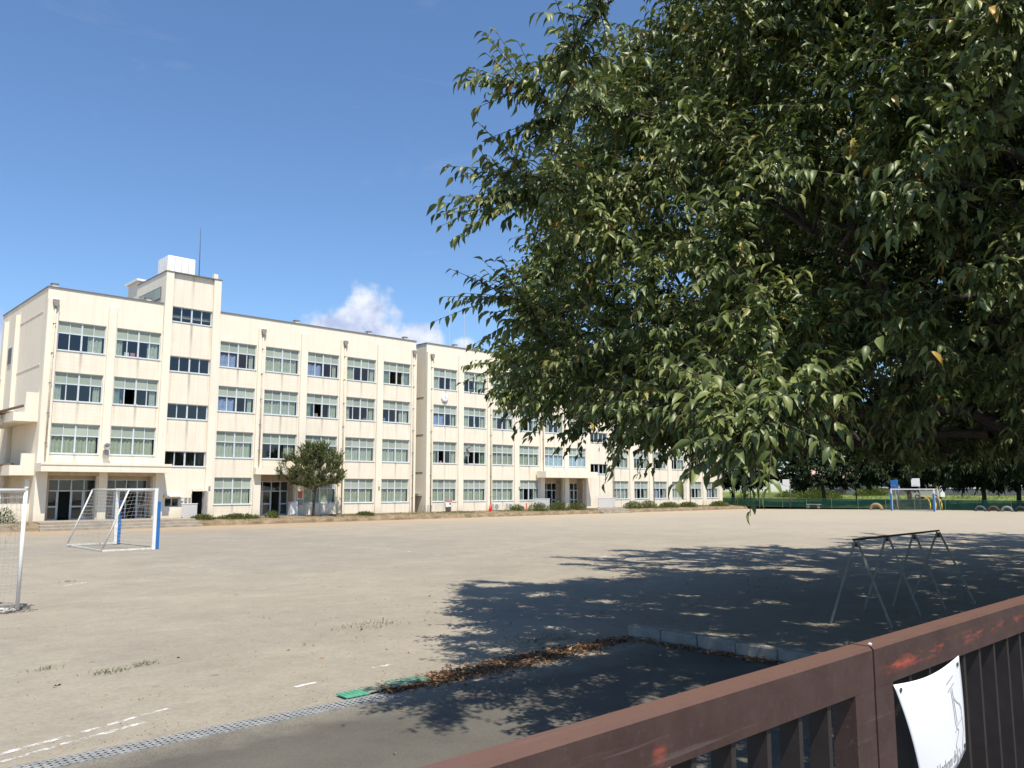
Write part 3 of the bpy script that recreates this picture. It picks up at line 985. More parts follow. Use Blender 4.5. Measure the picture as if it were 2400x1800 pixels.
    for x in (13.75, 19.6, 30.9, 37.6, 41.3):
        v = MB().box(x - .16, x + .16, .1, .42, ROOF + .07, ROOF + .26)
        o = part(root, 'parapet_stub', v, 'cream_wall', origin=(x, .2, ROOF))
        part(o, 'cap', MB().box(x - .22, x + .22, .05, .47, ROOF + .26, ROOF + .31), 'coping_metal', origin=(x, .2, ROOF))
    # entrance canopy and recessed doors under the first two bays
    CZ0, CZ1 = 3.23, 3.76
    part(root, 'canopy', MB().box(X0 - .05, 21.15, -1.45, -.001, CZ0, CZ1), 'cream_wall')
    part(root, 'canopy_edge', MB().box(X0 - .08, 21.18, -1.49, -1.452, CZ1 - .12, CZ1 + .05), 'cream_wall')
    part(root, 'porch_ceiling', MB().box(14.07, 20.62, .0, 1.2, 3.0, 3.24), 'shaded_cream')
    part(root, 'porch_wall', MB().box(14.05, 14.25, WALL_T, 1.2, 0, 3.0).box(20.45, 20.62, WALL_T, 1.2, 0, 3.0), 'shaded_cream')
    part(root, 'porch_wall', MB().box(14.25, 20.45, .9, 1.1, 2.78, 3.0).box(17.16, 17.74, .9, 1.1, 0.15, 2.78), 'shaded_cream')
    part(root, 'bin_panel', MB().bbox(17.0, 17.6, .1, .75, 0.15, 0.8, .01), 'cream_wall')
    entrance_door(root, 14.25, 17.16, .92, 0.16, 2.04, 2.78, (1,))
    entrance_door(root, 17.74, 20.45, .92, 0.16, 2.04, 2.78, (1, 2))
    # second entrance in bay 4
    a, b = bays[3]
    part(root, 'canopy', MB().box(27.62, 32.0, -.55, -.17, 3.22, 3.72), 'cream_wall')
    part(root, 'porch_wall', MB().box(a - .3, a, WALL_T, 1.35, 0, 3.2).box(b, b + .2, WALL_T, 1.35, 0, 3.2).box(a, b, 1.1, 1.3, 2.73, 3.2), 'shaded_cream')
    part(root, 'porch_ceiling', MB().box(a, b, .302, 1.3, 3.2, 3.26), 'shaded_cream')
    entrance_door(root, a, b, 1.12, 0.16, 1.99, 2.73, (2,))
    # downpipes with rain heads
    for x in (13.78, 27.98, 35.10, 42.02):
        downpipe(root, x, 3.8 if x < 30 else 0.2, 14.0 if x > 20 else 14.05)
    return root


school = build_school_near()


def build_school_far():
    X0, X1 = 43.52, 89.6
    root = thing('school_building', 'long cream school wing with round wall clock, partly hidden by the cherry foliage', 'building', (X0, 0, 0.1), 'school blocks')
    bays = [(44.33 + 3.49 * k, 47.04 + 3.49 * k) for k in range(6)] + [(68.80 + 3.49 * k, 71.40 + 3.49 * k) for k in range(6)]
    pool = ['sides', 'full', 'one', 'openL', 'sides', 'blue']
    st = {4: ['sides', 'one', 'sides', 'sides', 'one', 'full'], 3: ['blue', 'sides', 'sides', 'openL', 'sides', 'one'],
          2: ['openL', 'open', 'full', 'full', 'pale', 'pale'], 1: ['full', 'full', 'full', 'openL', None, None]}
    for i, (a, b) in enumerate(bays):
        for fl in (1, 2, 3, 4):
            z0, z1 = FL[fl]
            s = st[fl][i] if i < 6 else pool[(i * 2 + fl) % 6]
            if s: window(root, a, b, z0, z1, s)
        if i in (4, 5):
            spandrel(root, a, b, 3.25, FL[2][0])
        else:
            spandrel(root, a, b, 0.0, FL[1][0]); spandrel(root, a, b, FL[1][1], FL[2][0])
        spandrel(root, a, b, FL[2][1], FL[3][0]); spandrel(root, a, b, FL[3][1], FL[4][0])
    piers = [(X0, 44.33)] + [(bays[k][1], bays[k + 1][0]) for k in range(5)] + [(bays[5][1], 64.6), (68.5, bays[6][0])] + [(bays[k][1], bays[k + 1][0]) for k in range(6, 11)] + [(bays[11][1], X1)]
    for a, b in piers:
        part(root, 'wall_pier', MB().box(a, b, 0.004, WALL_T, 0, FL[4][1]), 'cream_wall')
        if b - a > .4:
            if a == X0: pilaster(root, a + .003, b - .1)
            elif b == X1: pilaster(root, a + .08, b - .003)
            else: pilaster(root, a + .09, b - .09)
    part(root, 'parapet', MB().box(X0, X1, .002, .32, FL[4][1], ROOF), 'cream_wall')
    cp = MB().box(X0 - .05, X1 + .05, -.06, .40, ROOF, ROOF + .07).box(X0 - .05, X0 + .38, .4, 12.4, ROOF, ROOF + .07)
    part(root, 'coping', cp, 'coping_metal')
    part(root, 'end_wall', MB().box(X0, X0 + .3, WALL_T, 12.4, 0, ROOF), 'cream_wall')
    part(root, 'end_wall', MB().box(X1 - .3, X1, WALL_T, 12.4, 0, ROOF), 'cream_wall')
    part(root, 'back_wall', MB().box(X0 + .3, X1 - .3, 12.1, 12.4, 0, ROOF), 'cream_wall')
    part(root, 'roof', MB().box(X0 + .3, X1 - .3, .32, 12.1, 14.2, 14.4), 'concrete')
    for z in (3.55, 6.85, 10.15):
        part(root, 'end_band', MB().box(X0 - .025, X0 + .001, .35, 8, z, z + .06), 'coping_metal')
    part(root, 'end_ledge', MB().box(X0 - .45, X0 + .001, .4, 2.2, 1.55, 1.75), 'concrete')
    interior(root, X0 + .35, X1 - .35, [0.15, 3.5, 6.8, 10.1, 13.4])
    for x in (51.0, 58.0, 64.5, 68.6, 75.4, 82.4):
        part(root, 'partition', MB().box(x - .06, x + .06, WALL_T + .02, 6.98, 0.15, 13.2), 'interior_wall')
    # stair bay
    wz = [(3.71, 4.76), (7.02, 8.08), (10.33, 11.41)]
    ed = [(0, 3.71), (4.76, 7.02), (8.08, 10.33), (11.41, FL[4][1])]
    for a, b in ed: spandrel(root, 64.6, 68.5, a, b)
    for a, b in wz:
        window(root, 65.15, 67.95, a, b, None, upper=0)
        part(root, 'wall_pier', MB().box(64.6, 65.15, 0.002, WALL_T, a, b).box(67.95, 68.5, 0.002, WALL_T, a, b), 'cream_wall')
    # canopy and entrances in bays 5-6
    part(root, 'canopy', MB().box(57.0, 64.6, -1.45, -.17, 3.24, 3.86), 'cream_wall')
    part(root, 'porch_wall', MB().box(58.0, 58.28, WALL_T, 1.3, 0, 3.2).box(64.22, 64.5, WALL_T, 1.3, 0, 3.2).box(58.28, 64.22, 1.0, 1.2, 2.75, 3.2).box(60.98, 61.78, .9, 1.2, .1, 2.75), 'shaded_cream')
    part(root, 'porch_ceiling', MB().box(58.28, 64.22, .302, 1.2, 3.2, 3.26), 'shaded_cream')
    entrance_door(root, 58.28, 60.98, 1.02, .16, 2.0, 2.75, (1, 2))
    entrance_door(root, 61.78, 64.22, 1.02, .16, 2.0, 2.75, (1,))
    for x in (43.98, 50.97, 57.9, 68.65, 75.60, 82.6):
        downpipe(root, x, 3.9 if 57 < x < 58 else 0.2, 13.9)
    # clock
    c = part(root, 'clock', MB().lathe([(.30, .02), (.36, .02), (.38, -.03), (.36, -.10), (.29, -.12)], (45.55, -.03, 10.25), 28, 'y'), 'clock_white', True, origin=(45.55, 0, 10.25), label='round white wall clock between third and fourth floor windows')
    part(c, 'clock_face', MB().lathe([(.27, 0), (.27, -.012)], (45.55, -.15, 10.25), 28, 'y'), 'white_paint')
    part(c, 'clock_hand', MB().bar((45.55, -.17, 10.25), (45.55, -.17, 10.45), .03, .01, (0, 1, 0)).bar((45.55, -.17, 10.25), (45.69, -.17, 10.18), .035, .01, (0, 1, 0)), 'clock_blue')
    part(c, 'clock_bracket', MB().box(45.50, 45.60, -.05, .004, 9.8, 9.9), 'steel_dark')
    for x in (46.9, 52.4):
        o = part(root, 'parapet_stub', MB().box(x - .16, x + .16, .1, .42, ROOF + .07, ROOF + .26), 'cream_wall', origin=(x, .2, ROOF))
        part(o, 'cap', MB().box(x - .22, x + .22, .05, .47, ROOF + .26, ROOF + .31), 'coping_metal', origin=(x, .2, ROOF))


build_school_far()


def build_school_fittings():
    # things on or against the building
    t = thing('water_tank', 'white panelled water tank on top of the stair tower', 'tank', (22.6, 3.6, 17.1))
    part(t, 'tank_shell', MB().bbox(21.6, 23.65, 2.5, 4.5, 17.4, 19.25, .05), 'tank_white')
    rb = MB()
    for k in range(1, 4):
        rb.box(21.57, 21.61, 2.5 + .5 * k - .02, 2.5 + .5 * k + .02, 17.42, 19.2)
    for k in range(1, 4):
        rb.box(21.6 + .51 * k - .02, 21.6 + .51 * k + .02, 2.465, 2.502, 17.42, 19.2)
    part(t, 'panel_rib', rb, 'panel_grey')
    part(t, 'tank_base', MB().box(21.8, 22.0, 2.6, 4.4, 17.1, 17.4).box(23.3, 23.5, 2.6, 4.4, 17.1, 17.4), 'steel_dark')
    t = thing('lightning_rod', 'tall thin dark lightning rod on the stair tower roof', 'rod', (24.4, 3.6, 17.1))
    part(t, 'mast', MB().tube((24.4, 3.6, 17.1), (24.36, 3.6, 20.4), .045, .03).tube((24.36, 3.6, 20.4), (24.33, 3.6, 22.2), .028, .012), 'steel_dark')
    part(t, 'foot', MB().box(24.28, 24.52, 3.48, 3.72, 17.1, 17.25), 'concrete')
    for x, z, lab in ((50.05, 20.0, 'left of two thin pale roof antennas on the far school wing'), (51.95, 19.8, 'right of two thin pale roof antennas on the far school wing')):
        t = thing('roof_antenna', lab, 'antenna', (x, 5, 14.4), 'thin roof antennas')
        part(t, 'mast', MB().tube((x, 5, 14.4), (x, 5, z), .035, .02), 'panel_grey')
        part(t, 'crossbar', MB().tube((x - .35, 5, z - .3), (x + .35, 5, z - .3), .015), 'panel_grey')
    for x, z, lab in ((17.30, 4.55, 'grey horn loudspeaker on the pilaster above the near school entrance'), (48.05, 5.45, 'grey horn loudspeaker on the far wing below the clock')):
        t = thing('loudspeaker', lab, 'loudspeaker', (x, -.16, z), 'horn loudspeakers')
        part(t, 'horn', MB().lathe([(.07, .30), (.09, .22), (.19, .02), (.24, -.02), (.20, -.021), (.05, .1)], (x, -.55, z + .35), 16, 'y'), 'grey_plastic', True)
        part(t, 'box', MB().bbox(x - .16, x + .16, -.40, -.165, z - .35, z + .12, .02), 'grey_plastic')
        part(t, 'bracket', MB().box(x - .03, x + .03, -.3, -.165, z + .1, z + .4), 'steel_dark')
    # steps to the near entrance and far entrance
    for x0, x1, lab in ((13.0, 22.6, 'long pale concrete steps in front of the near school entrance'), (63.0, 67.6, 'short pale concrete steps in front of the far school entrance')):
        t = thing('entrance_steps', lab, 'steps', ((x0 + x1) / 2, -2.2, -.3), 'concrete entrance steps')
        for k in range(3):
            part(t, 'step', MB().bbox(x0 + .0 + .08 * k, x1 - .08 * k, -3.55 + .42 * k, (-.001 if k == 2 else -3.55 + .42 * (k + 1) + .02), -.34 + .003 * k, -.14 + .17 * k, .012), 'step_concrete', origin=((x0 + x1) / 2, -2.2, -.3))
    # grey screens
    for x0, x1, y, z0, z1, lab in ((22.2, 23.25, -.9, .28, 1.12, 'grey notice panel leaning by the small stair tower door'),
                                   (55.85, 57.95, -1.0, .2, 1.16, 'low grey panel left of the far school entrance'),
                                   (65.15, 67.85, -1.0, .25, 1.17, 'low grey panel right of the far school entrance')):
        t = thing('display_panel', lab, 'panel', ((x0 + x1) / 2, y, .15), 'low grey panels by the entrances')
        part(t, 'board', MB().bbox(x0, x1, y - .03, y + .03, z0, z1, .008), 'panel_grey')
        part(t, 'rail', MB().box(x0 - .02, x1 + .02, y - .05, y + .05, z1, z1 + .05), 'white_paint')
        part(t, 'leg', MB().box(x0 + .05, x0 + .12, y - .2, y + .2, .12, z0), 'panel_grey')
        part(t, 'leg', MB().box(x1 - .12, x1 - .05, y - .2, y + .2, .12, z0), 'panel_grey')
    # wall notices beside the side door
    for k, (x, z, w, h, lab) in enumerate(((22.45, 1.45, .30, .22, 'white notice on the stair tower wall, leftmost of three'), (22.78, 1.42, .18, .28, 'grey meter box on the stair tower wall, middle of three'), (23.05, 1.42, .14, .28, 'narrow grey meter box on the stair tower wall, rightmost of three'))):
        t = thing('wall_box', lab, 'box', (x, 0, z - h / 2), 'small boxes on the stair tower wall')
        part(t, 'case', MB().bbox(x - w / 2, x + w / 2, -.07, -.001, z - h / 2, z + h / 2, .006), 'notice_paper' if k == 0 else 'grey_plastic')
        part(t, 'lid', MB().box(x - w / 2 - .01, x + w / 2 + .01, -.09, -.07, z + h / 2 - .03, z + h / 2 + .01), 'panel_grey')
    # lamps on piers
    for x, lab in ((24.35, 'white wall lamp on the pier right of the stair tower'), (38.65, 'white wall lamp on the pier left of the last near block window'), (54.65, 'white wall lamp on the far wing pier near its entrance')):
        t = thing('wall_lamp', lab, 'lamp', (x, -.16, 2.2), 'wall lamps on the school piers')
        part(t, 'tube', MB().bbox(x - .05, x + .05, -.26, -.17, 2.35, 2.95, .01), 'white_paint')
        part(t, 'socket', MB().bbox(x - .07, x + .07, -.24, -.165, 2.15, 2.34, .01), 'grey_plastic')
    # orange-red notice by entrance two
    t = thing('entrance_notice', 'white notice board with orange panel beside the second near entrance', 'sign', (31.45, -.2, .2))
    part(t, 'board', MB().bbox(31.22, 31.68, -.22, -.17, .9, 2.05, .006), 'notice_paper')
    part(t, 'orange_panel', MB().box(31.26, 31.64, -.232, -.222, 1.45, 2.0), 'orange_sign')
    part(t, 'meter', MB().bbox(31.25, 31.65, -.36, -.222, .95, 1.35, .02), 'grey_plastic')
    t = thing('locker', 'narrow pale grey locker standing by the second near entrance', 'locker', (30.75, -.5, .15))
    part(t, 'body', MB().bbox(30.4, 31.0, -.75, -.3, .15, 1.2, .01), 'panel_grey')
    part(t, 'door', MB().box(30.44, 30.96, -.765, -.752, .25, 1.14), 'white_paint')
    t = thing('litter_post', 'white post box with red band on a grey bucket below the clock', 'post', (45.3, -1.0, .15))
    part(t, 'bucket', MB().lathe([(.20, .0), (.27, .45), (.29, .46)], (45.3, -1.0, .15), 14), 'grey_plastic', True)
    part(t, 'box', MB().bbox(45.0, 45.6, -1.15, -.85, .58, 1.02, .02), 'white_paint')
    part(t, 'red_band', MB().box(45.05, 45.62, -1.17, -.84, 1.03, 1.16), 'pink_paint')
    part(t, 'black_mark', MB().box(45.33, 45.5, -1.162, -1.152, .80, .93), 'black_rubber')
    t = thing('wall_tap', 'small grey tap box on the far wing wall beside the bucket', 'tap', (46.25, 0, .6))
    part(t, 'case', MB().bbox(46.1, 46.4, -.2, -.002, .55, .8, .01), 'grey_plastic')
    part(t, 'pipe', MB().tube((46.18, -.06, .8), (46.18, -.06, 1.3), .02), 'panel_grey')
    # bike rail by the joint
    t = thing('bicycle_rack', 'small steel hoop rack in the gap between the school blocks', 'rack', (43.2, -.7, .15))
    for k in range(4):
        x = 42.5 + .35 * k
        part(t, 'hoop', MB().poly_tube([(x, -.9, .15), (x + .15, -.75, .75), (x + .3, -.5, .75), (x + .4, -.35, .15)], .022), 'rack_steel')
    part(t, 'rail', MB().tube((44.2, -.7, .78), (45.0, -.7, .78), .02).tube((44.2, -.7, .15), (44.2, -.7, .78), .02).tube((45.0, -.7, .15), (45.0, -.7, .78), .02), 'panel_grey')
    for x, y, lab in ((49.77, -1.5, 'orange red traffic cone at the foot of the far wing'),):
        t = thing('traffic_cone', lab, 'cone', (x, y, .14))
        part(t, 'base', MB().bbox(x - .24, x + .24, y - .24, y + .24, .13, .17, .01), 'cone_red')
        part(t, 'body', MB().lathe([(.16, .17), (.04, .76), (.025, .76)], (x, y, 0), 14), 'cone_red', True)
    for x, lab in ((51.45, 'left grey air conditioning unit beside the traffic cone'), (53.2, 'right grey air conditioning unit among weeds below the far wing')):
        t = thing('air_conditioner', lab, 'air conditioner', (x, -.4, .15), 'outdoor air conditioning units')
        part(t, 'case', MB().bbox(x - .42, x + .42, -.6, -.28, .2, .82, .015), 'worn_white')
        part(t, 'fan_grille', MB().lathe([(.24, 0), (.24, -.015)], (x - .1, -.602, .51), 20, 'y'), 'grey_plastic')
        part(t, 'foot', MB().box(x - .36, x - .24, -.6, -.28, .1, .2), 'steel_dark')
        part(t, 'foot', MB().box(x + .24, x + .36, -.6, -.28, .1, .2), 'steel_dark')
    t = thing('red_marker_post', 'small red marker post beside the far air conditioning unit', 'post', (54.9, -.9, .12))
    part(t, 'post', MB().tube((54.9, -.9, .12), (54.9, -.9, .85), .05), 'cone_red')
    part(t, 'cap', MB().lathe([(.055, .80), (.055, .88), (.02, .9)], (54.9, -.9, 0), 10), 'white_paint')


build_school_fittings()


def build_walkway():
    # covered walkway joined to the near end of the school
    t = thing('covered_walkway', 'cream two level covered walkway at the near end of the school', 'walkway', (12.4, 4.0, 0))
    for k, (z0, z1, zu) in enumerate(((6.36, 6.92, 8.2), (3.0, 3.62, 4.36))):
        part(t, 'slab', MB().box(12.0, 13.355, .35, 9.0, z0, z1), 'cream_wall')
        part(t, 'upstand', MB().box(12.62, 13.352, .352, .62, z1, zu), 'cream_wall')
        part(t, 'beam', MB().box(11.2, 12.0, 3.2, 3.6, z0 - .1, z0 + .3), 'cream_wall')
        part(t, 'roof', MB().prism([(11.6, z1 + .02), (12.62, z1 + .02), (12.62, z1 + .18), (11.6, z1 + .1)], 'y', 2.2, 9.0), 'brown_roof')
        part(t, 'link_slab', MB().box(5.0, 12.0, 4.5, 7.5, z0, z0 + .3), 'cream_wall')
    for y in (3.2, 7.4):
        part(t, 'column', MB().bbox(11.3, 11.7, y, y + .4, 0, 8.6, .01), 'cream_wall')
    part(t, 'gutter', MB().tube((11.6, 2.0, 7.0), (12.6, .8, 7.35), .09).tube((11.7, 3.4, 9.2), (11.7, 3.4, 7.0), .06), 'brown_roof')
    part(t, 'base_wall', MB().box(9.0, 13.35, .8, 1.05, 0, 1.25), 'cream_wall')
    part(t, 'sign_plate', MB().box(13.0, 13.2, .7, .75, 2.2, 2.75), 'white_paint')


build_walkway()


# ------------------------------------------------------------------ vegetation
LEAF8 = dict(
    v=np.array([(0, 0, 0), (.33, .5, .16), (.33, 0, 0), (.33, -.5, .16), (.70, .40, .05), (.70, 0, -.10), (.70, -.40, .05), (1, 0, -.30)], float),
    f=[(0, 2, 1), (0, 3, 2), (1, 2, 5, 4), (2, 3, 6, 5), (4, 5, 7), (5, 6, 7)])
LEAF12 = dict(
    v=np.array([(0, 0, 0), (.18, .33, .10), (.18, 0, .02), (.18, -.33, .10), (.48, .5, .10), (.48, 0, -.03), (.48, -.5, .10), (.80, .27, -.08), (.80, 0, -.15), (.80, -.27, -.08), (1.04, 0, -.33)], float),
    f=[(0, 2, 1), (0, 3, 2), (1, 2, 5, 4), (2, 3, 6, 5), (4, 5, 8, 7), (5, 6, 9, 8), (7, 8, 10), (8, 9, 10)])
LEAF2 = dict(v=np.array([(0, 0, 0), (.45, .5, .08), (1, 0, -.2), (.45, -.5, .08)], float), f=[(0, 2, 1), (0, 3, 2)])
LEAF4 = dict(
    v=np.array([(0, 0, 0), (.45, .5, .10), (.5, 0, -.04), (.45, -.5, .10), (1, 0, -.25)], float),
    f=[(0, 2, 1), (0, 3, 2), (1, 2, 4), (2, 3, 4)])


def norm(a):
    return a / np.maximum(np.linalg.norm(a, axis=-1, keepdims=True), 1e-9)


def leaf_frames(pos, d, rg, length, ratio=0.46):
    """orthonormal leaf frames; returns pos, dir, side, normal, len"""
    up = np.array([0, 0, 1.0]) + rg.normal(0, .38, d.shape)
    side = norm(np.cross(up, d))
    nor = np.cross(d, side)
    return side, nor


def leaf_mesh(name, tmpl, pos, d, side, nor, L, ratio, tint, mat):
    V = tmpl['v']
    n, k = len(pos), len(V)
    co = pos[:, None, :] + L[:, None, None] * (V[None, :, 0:1] * d[:, None, :] + (V[None, :, 1:2] * ratio) * side[:, None, :] + V[None, :, 2:3] * nor[:, None, :])
    me = bpy.data.meshes.new(name)
    me.vertices.add(n * k)
    me.vertices.foreach_set('co', co.reshape(-1).astype(np.float32))
    fl = tmpl['f']
    lens = np.array([len(f) for f in fl])
    flat = np.array([i for f in fl for i in f])
    loops = (flat[None, :] + (np.arange(n) * k)[:, None]).reshape(-1)
    tot = np.tile(lens, n)
    start = np.concatenate([[0], np.cumsum(tot)[:-1]])
    me.loops.add(len(loops))
    me.loops.foreach_set('vertex_index', loops.astype(np.int32))
    me.polygons.add(len(tot))
    me.polygons.foreach_set('loop_start', start.astype(np.int32))
    me.polygons.foreach_set('use_smooth', np.ones(len(tot), bool))
    at = me.attributes.new('tint', 'FLOAT', 'POINT')
    at.data.foreach_set('value', np.repeat(tint, k).astype(np.float32))
    me.materials.append(MATS[mat])
    me.update(calc_edges=True)
    return me


CAMP = np.array([0, -57.68, 2.2])
CAMF = np.array([0.6825, 0.7309, 0.0])
CAMR = np.array([0.7309, -0.6825, 0.0])


def make_tree(name, label, group, base, R_, zc, hu, hd, fork, nn, ntw, nlf, leaf, seed, mat='cherry_leaf', tmpl=LEAF8, tips=(), tip_r=0.009, rad=(1, 1),
              twig_len=(0.3, 0.75), singles=0, keep=None, droop=0.8, yellow=0.008, shell=0.55, twigs_mesh=True, trunk_n=10, upward=0.0, bushy=.45):
    rg = np.random.default_rng(seed)
    base = np.array(base, float)
    # ---- attraction points through a lumpy dome
    pts = []
    ph = rg.uniform(0, 6.28, 6)
    while len(pts) < nn:
        a = rg.uniform(0, 2 * math.pi)
        z = rg.uniform(-hd, hu)
        s = 1 - (z / (hu if z > 0 else hd)) ** 2
        rm = math.sqrt(max(s, 0)) if z > 0 else max(s, 0) ** 0.35
        lump = 1 + .10 * math.sin(3 * a + ph[0] + z * .6) + .08 * math.sin(7 * a + ph[1] - z * 1.1) + .06 * math.sin(12 * a + ph[2] + z * 2)
        rr = (shell * rg.uniform(.35, 1) ** .5 + (1 - shell) * rg.uniform(.75, 1.0)) if rg.random() < .58 else rg.uniform(.08, .88)
        r = R_ * rm * lump * rr
        p = base + np.array([r * math.cos(a) * rad[0], r * math.sin(a) * rad[1], zc + z])
        if keep is not None and not keep(p): continue
        pts.append(p)
    pts = np.array(pts + [np.array(t, float) for t in tips])
    fk = base + np.array([rg.normal(0, .1), rg.normal(0, .1), fork])
    P = [base.copy(), base + (fk - base) * .5 + np.array([rg.normal(0, .05), rg.normal(0, .05), 0]), fk]
    par = [-1, 0, 1]
    plen = [0, 0, 0.0]
    order = np.argsort(np.linalg.norm(pts - fk, axis=1))
    ends = []
    for i in order:
        t = pts[i]
        A = np.array(P[2:]); Lp = np.array(plen[2:])
        dd = np.linalg.norm(A - t, axis=1)
        j = int(np.argmin(dd + .38 * Lp)) + 2
        dist = np.linalg.norm(P[j] - t)
        nseg = 1 if dist < .5 else 2 if dist < 1.6 else 4
        prev = j
        for s in range(1, nseg + 1):
            f = s / nseg
            q = P[j] + (t - P[j]) * f
            if s < nseg:
                q = q + rg.normal(0, .06 * dist ** .5, 3) + np.array([0, 0, .10 * dist * math.sin(math.pi * f)])
            P.append(q); par.append(prev); plen.append(plen[prev] + np.linalg.norm(q - P[prev])); prev = len(P) - 1
        ends.append(prev)
    P = np.array(P); n = len(P)
    r2 = np.zeros(n); kids = np.zeros(n, int)
    for i in range(1, n): kids[par[i]] += 1
    for i in range(n - 1, 0, -1):
        if kids[i] == 0: r2[i] = tip_r ** 2
        r2[par[i]] += r2[i] * 0.985
    rad_n = np.sqrt(r2)
    root = thing(name, label, 'tree', tuple(base), group)
    tb = MB()
    for i in range(1, n):
        p = par[i]
        ns = trunk_n if rad_n[i] > .12 else 6 if rad_n[i] > .03 else 4
        ra = min(rad_n[p], rad_n[i] * 1.35) * (1.45 if p == 0 else 1)
        tb.tube(P[p], P[i], ra, rad_n[i], ns, False)
    # ---- twigs
    cand = np.array([i for i in range(3, n) if rad_n[i] < tip_r * 3.2])
    cen = base + np.array([0, 0, zc])
    st = np.repeat(P[cand], ntw, axis=0)
    pd = norm(P[cand] - P[np.array(par)[cand]])
    pd = np.repeat(pd, ntw, axis=0)
    outw = norm(st - cen) * np.array([1, 1, .55])
    d = norm(.55 * pd + .55 * outw + rg.normal(0, .55, st.shape) + np.array([0, 0, .10 + upward]))
    tl = rg.uniform(*twig_len, len(st))
    # spread starts a little back along the parent
    st = st - pd * rg.uniform(0, .35, (len(st), 1)) * .8
    nt = len(st)
    if twigs_mesh:
        for s, e, m in zip(st, st + d * tl[:, None] + np.array([0, 0, -1]) * (.14 * droop * tl)[:, None], st + d * (tl * .5)[:, None] + np.array([0, 0, -1]) * (.02 * tl)[:, None]):
            if singles and np.linalg.norm(s - CAMP) > 11:
                continue
            tb.tube(s, m, .005, .004, 3, False); tb.tube(m, e, .004, .002, 3, False)
    tm = tb.mesh('trunk', 'cherry_bark', tuple(base), True)
    link('trunk', tm, root)
    # ---- leaves, alternate along each twig
    ts = (np.arange(nlf) + .6) / nlf
    tt = np.tile(ts, nt) + rg.uniform(-.04, .04, nt * nlf)
    S_ = np.repeat(st, nlf, axis=0); D_ = np.repeat(d, nlf, axis=0); L_ = np.repeat(tl, nlf)
    pos = S_ + D_ * (L_ * tt)[:, None] + np.array([0, 0, -1.0]) * (.14 * droop * L_ * tt ** 2)[:, None]
    tan = norm(D_ + np.array([0, 0, -1.0]) * (.28 * droop * tt)[:, None])
    sgn = np.tile(np.where(np.arange(nlf) % 2 == 0, 1.0, -1.0), nt)
    sd = norm(np.cross(tan, np.array([0, 0, 1.0]))) * sgn[:, None]
    ld = norm(.62 * sd + .55 * tan + np.array([0, 0, -1.0]) * (droop * rg.uniform(.35, 1.25, len(pos)))[:, None] + rg.normal(0, .22, pos.shape) + np.array([0, 0, upward * 2]))
    side, nor = leaf_frames(pos, ld, rg, leaf)
    LL = leaf[0] + (leaf[1] - leaf[0]) * rg.beta(2.2, 2.0, len(pos))
    tint = np.clip(rg.normal(.48, .25, len(pos)), 0, .95)
    yl = rg.random(len(pos)) < yellow
    tint[yl] = rg.uniform(.965, 1.0, int(yl.sum()))
    idx = np.arange(len(pos))
    far_idx = None
    if singles:
        # the leaves that show largest become parts of their own
        rel = pos - CAMP
        fw = rel @ CAMF; rt = rel @ CAMR; upz = rel[:, 2]
        ok = (fw > 1) & (np.abs(rt / fw) < .60) & (upz / fw < .62) & (upz / fw > -.05)
        dist = np.where(ok, np.linalg.norm(rel, axis=1), 1e9)
        pick = np.argsort(dist)[:singles]
        me0 = {}
        for b in range(4):
            one = np.array([[0, 0, 0.]])
            me0[b] = leaf_mesh('leaf', tmpl, one, np.array([[1., 0, 0]]), np.array([[0., 1, 0]]), np.array([[0, 0, 1.]]), np.array([1.0]), .46, np.array([.25 + .16 * b]), mat)
        for i in pick:
            o = link('leaf', me0[int(i) % 4], root)
            m = Matrix((ld[i] * LL[i], side[i] * LL[i], nor[i] * LL[i])).transposed().to_4x4()
            m.translation = Vector(pos[i] - base)
            o.matrix_local = m
        msk = np.ones(len(pos), bool); msk[pick] = False
        nearv = (fw > 1) & (np.abs(rt / fw) < .75) & (upz / fw < .80) & (np.linalg.norm(rel, axis=1) < 10.8)
        # the side of the crown turned away from the field needs fewer, larger leaves
        off = (rt > .80 * np.maximum(fw, .1) + .5) & (rg.random(len(pos)) < .74)
        LL[(rt > .80 * np.maximum(fw, .1) + .5)] *= 1.5
        far_idx = idx[msk & ~nearv & ~off]
        LL[far_idx] *= 1.12
        idx = idx[msk & nearv]
        me = leaf_mesh('crown', LEAF2, pos[far_idx] - base, ld[far_idx], side[far_idx], nor[far_idx], LL[far_idx] * 1.08, .5, tint[far_idx], mat)
        c = link('rear_crown', me, root)
        c['kind'] = 'stuff'
    me = leaf_mesh('crown', tmpl, pos[idx] - base, ld[idx], side[idx], nor[idx], LL[idx], .40, tint[idx], mat)
    c = link('crown', me, root)
    c['kind'] = 'stuff'
    return root


TIPS_A = [(4.12, -52.62, 4.47), (4.14, -52.65, 5.58), (4.09, -53.56, 5.66), (4.05, -53.53, 5.45), (4.81, -51.91, 4.0), (5.44, -51.82, 3.64), (5.54, -51.9, 3.09), (4.91, -53.38, 2.85),
          (5.97, -52.99, 3.0), (4.51, -52.32, 5.0), (4.04, -53.93, 5.7), (5.01, -54.15, 2.95), (4.5, -52.9, 5.3), (4.6, -52.6, 4.7)]


def keep_a(p):
    """the crown stops short on the field side and lifts towards its rim"""
    v = p[1] + 57.68
    e = p[0] * .7309 - v * .6825 - (.62 - .062 * (p[0] * .6825 + v * .7309))
    rim = np.interp(p[2], [2.5, 3.6, 3.9, 4.3, 4.65, 5.7, 8.0], [-.1, -.05, -.2, -.05, .28, .42, 1.1])
    return p[0] > 3.4 and e > rim and p[2] > max(2.85, 3.75 - 1.0 * e)


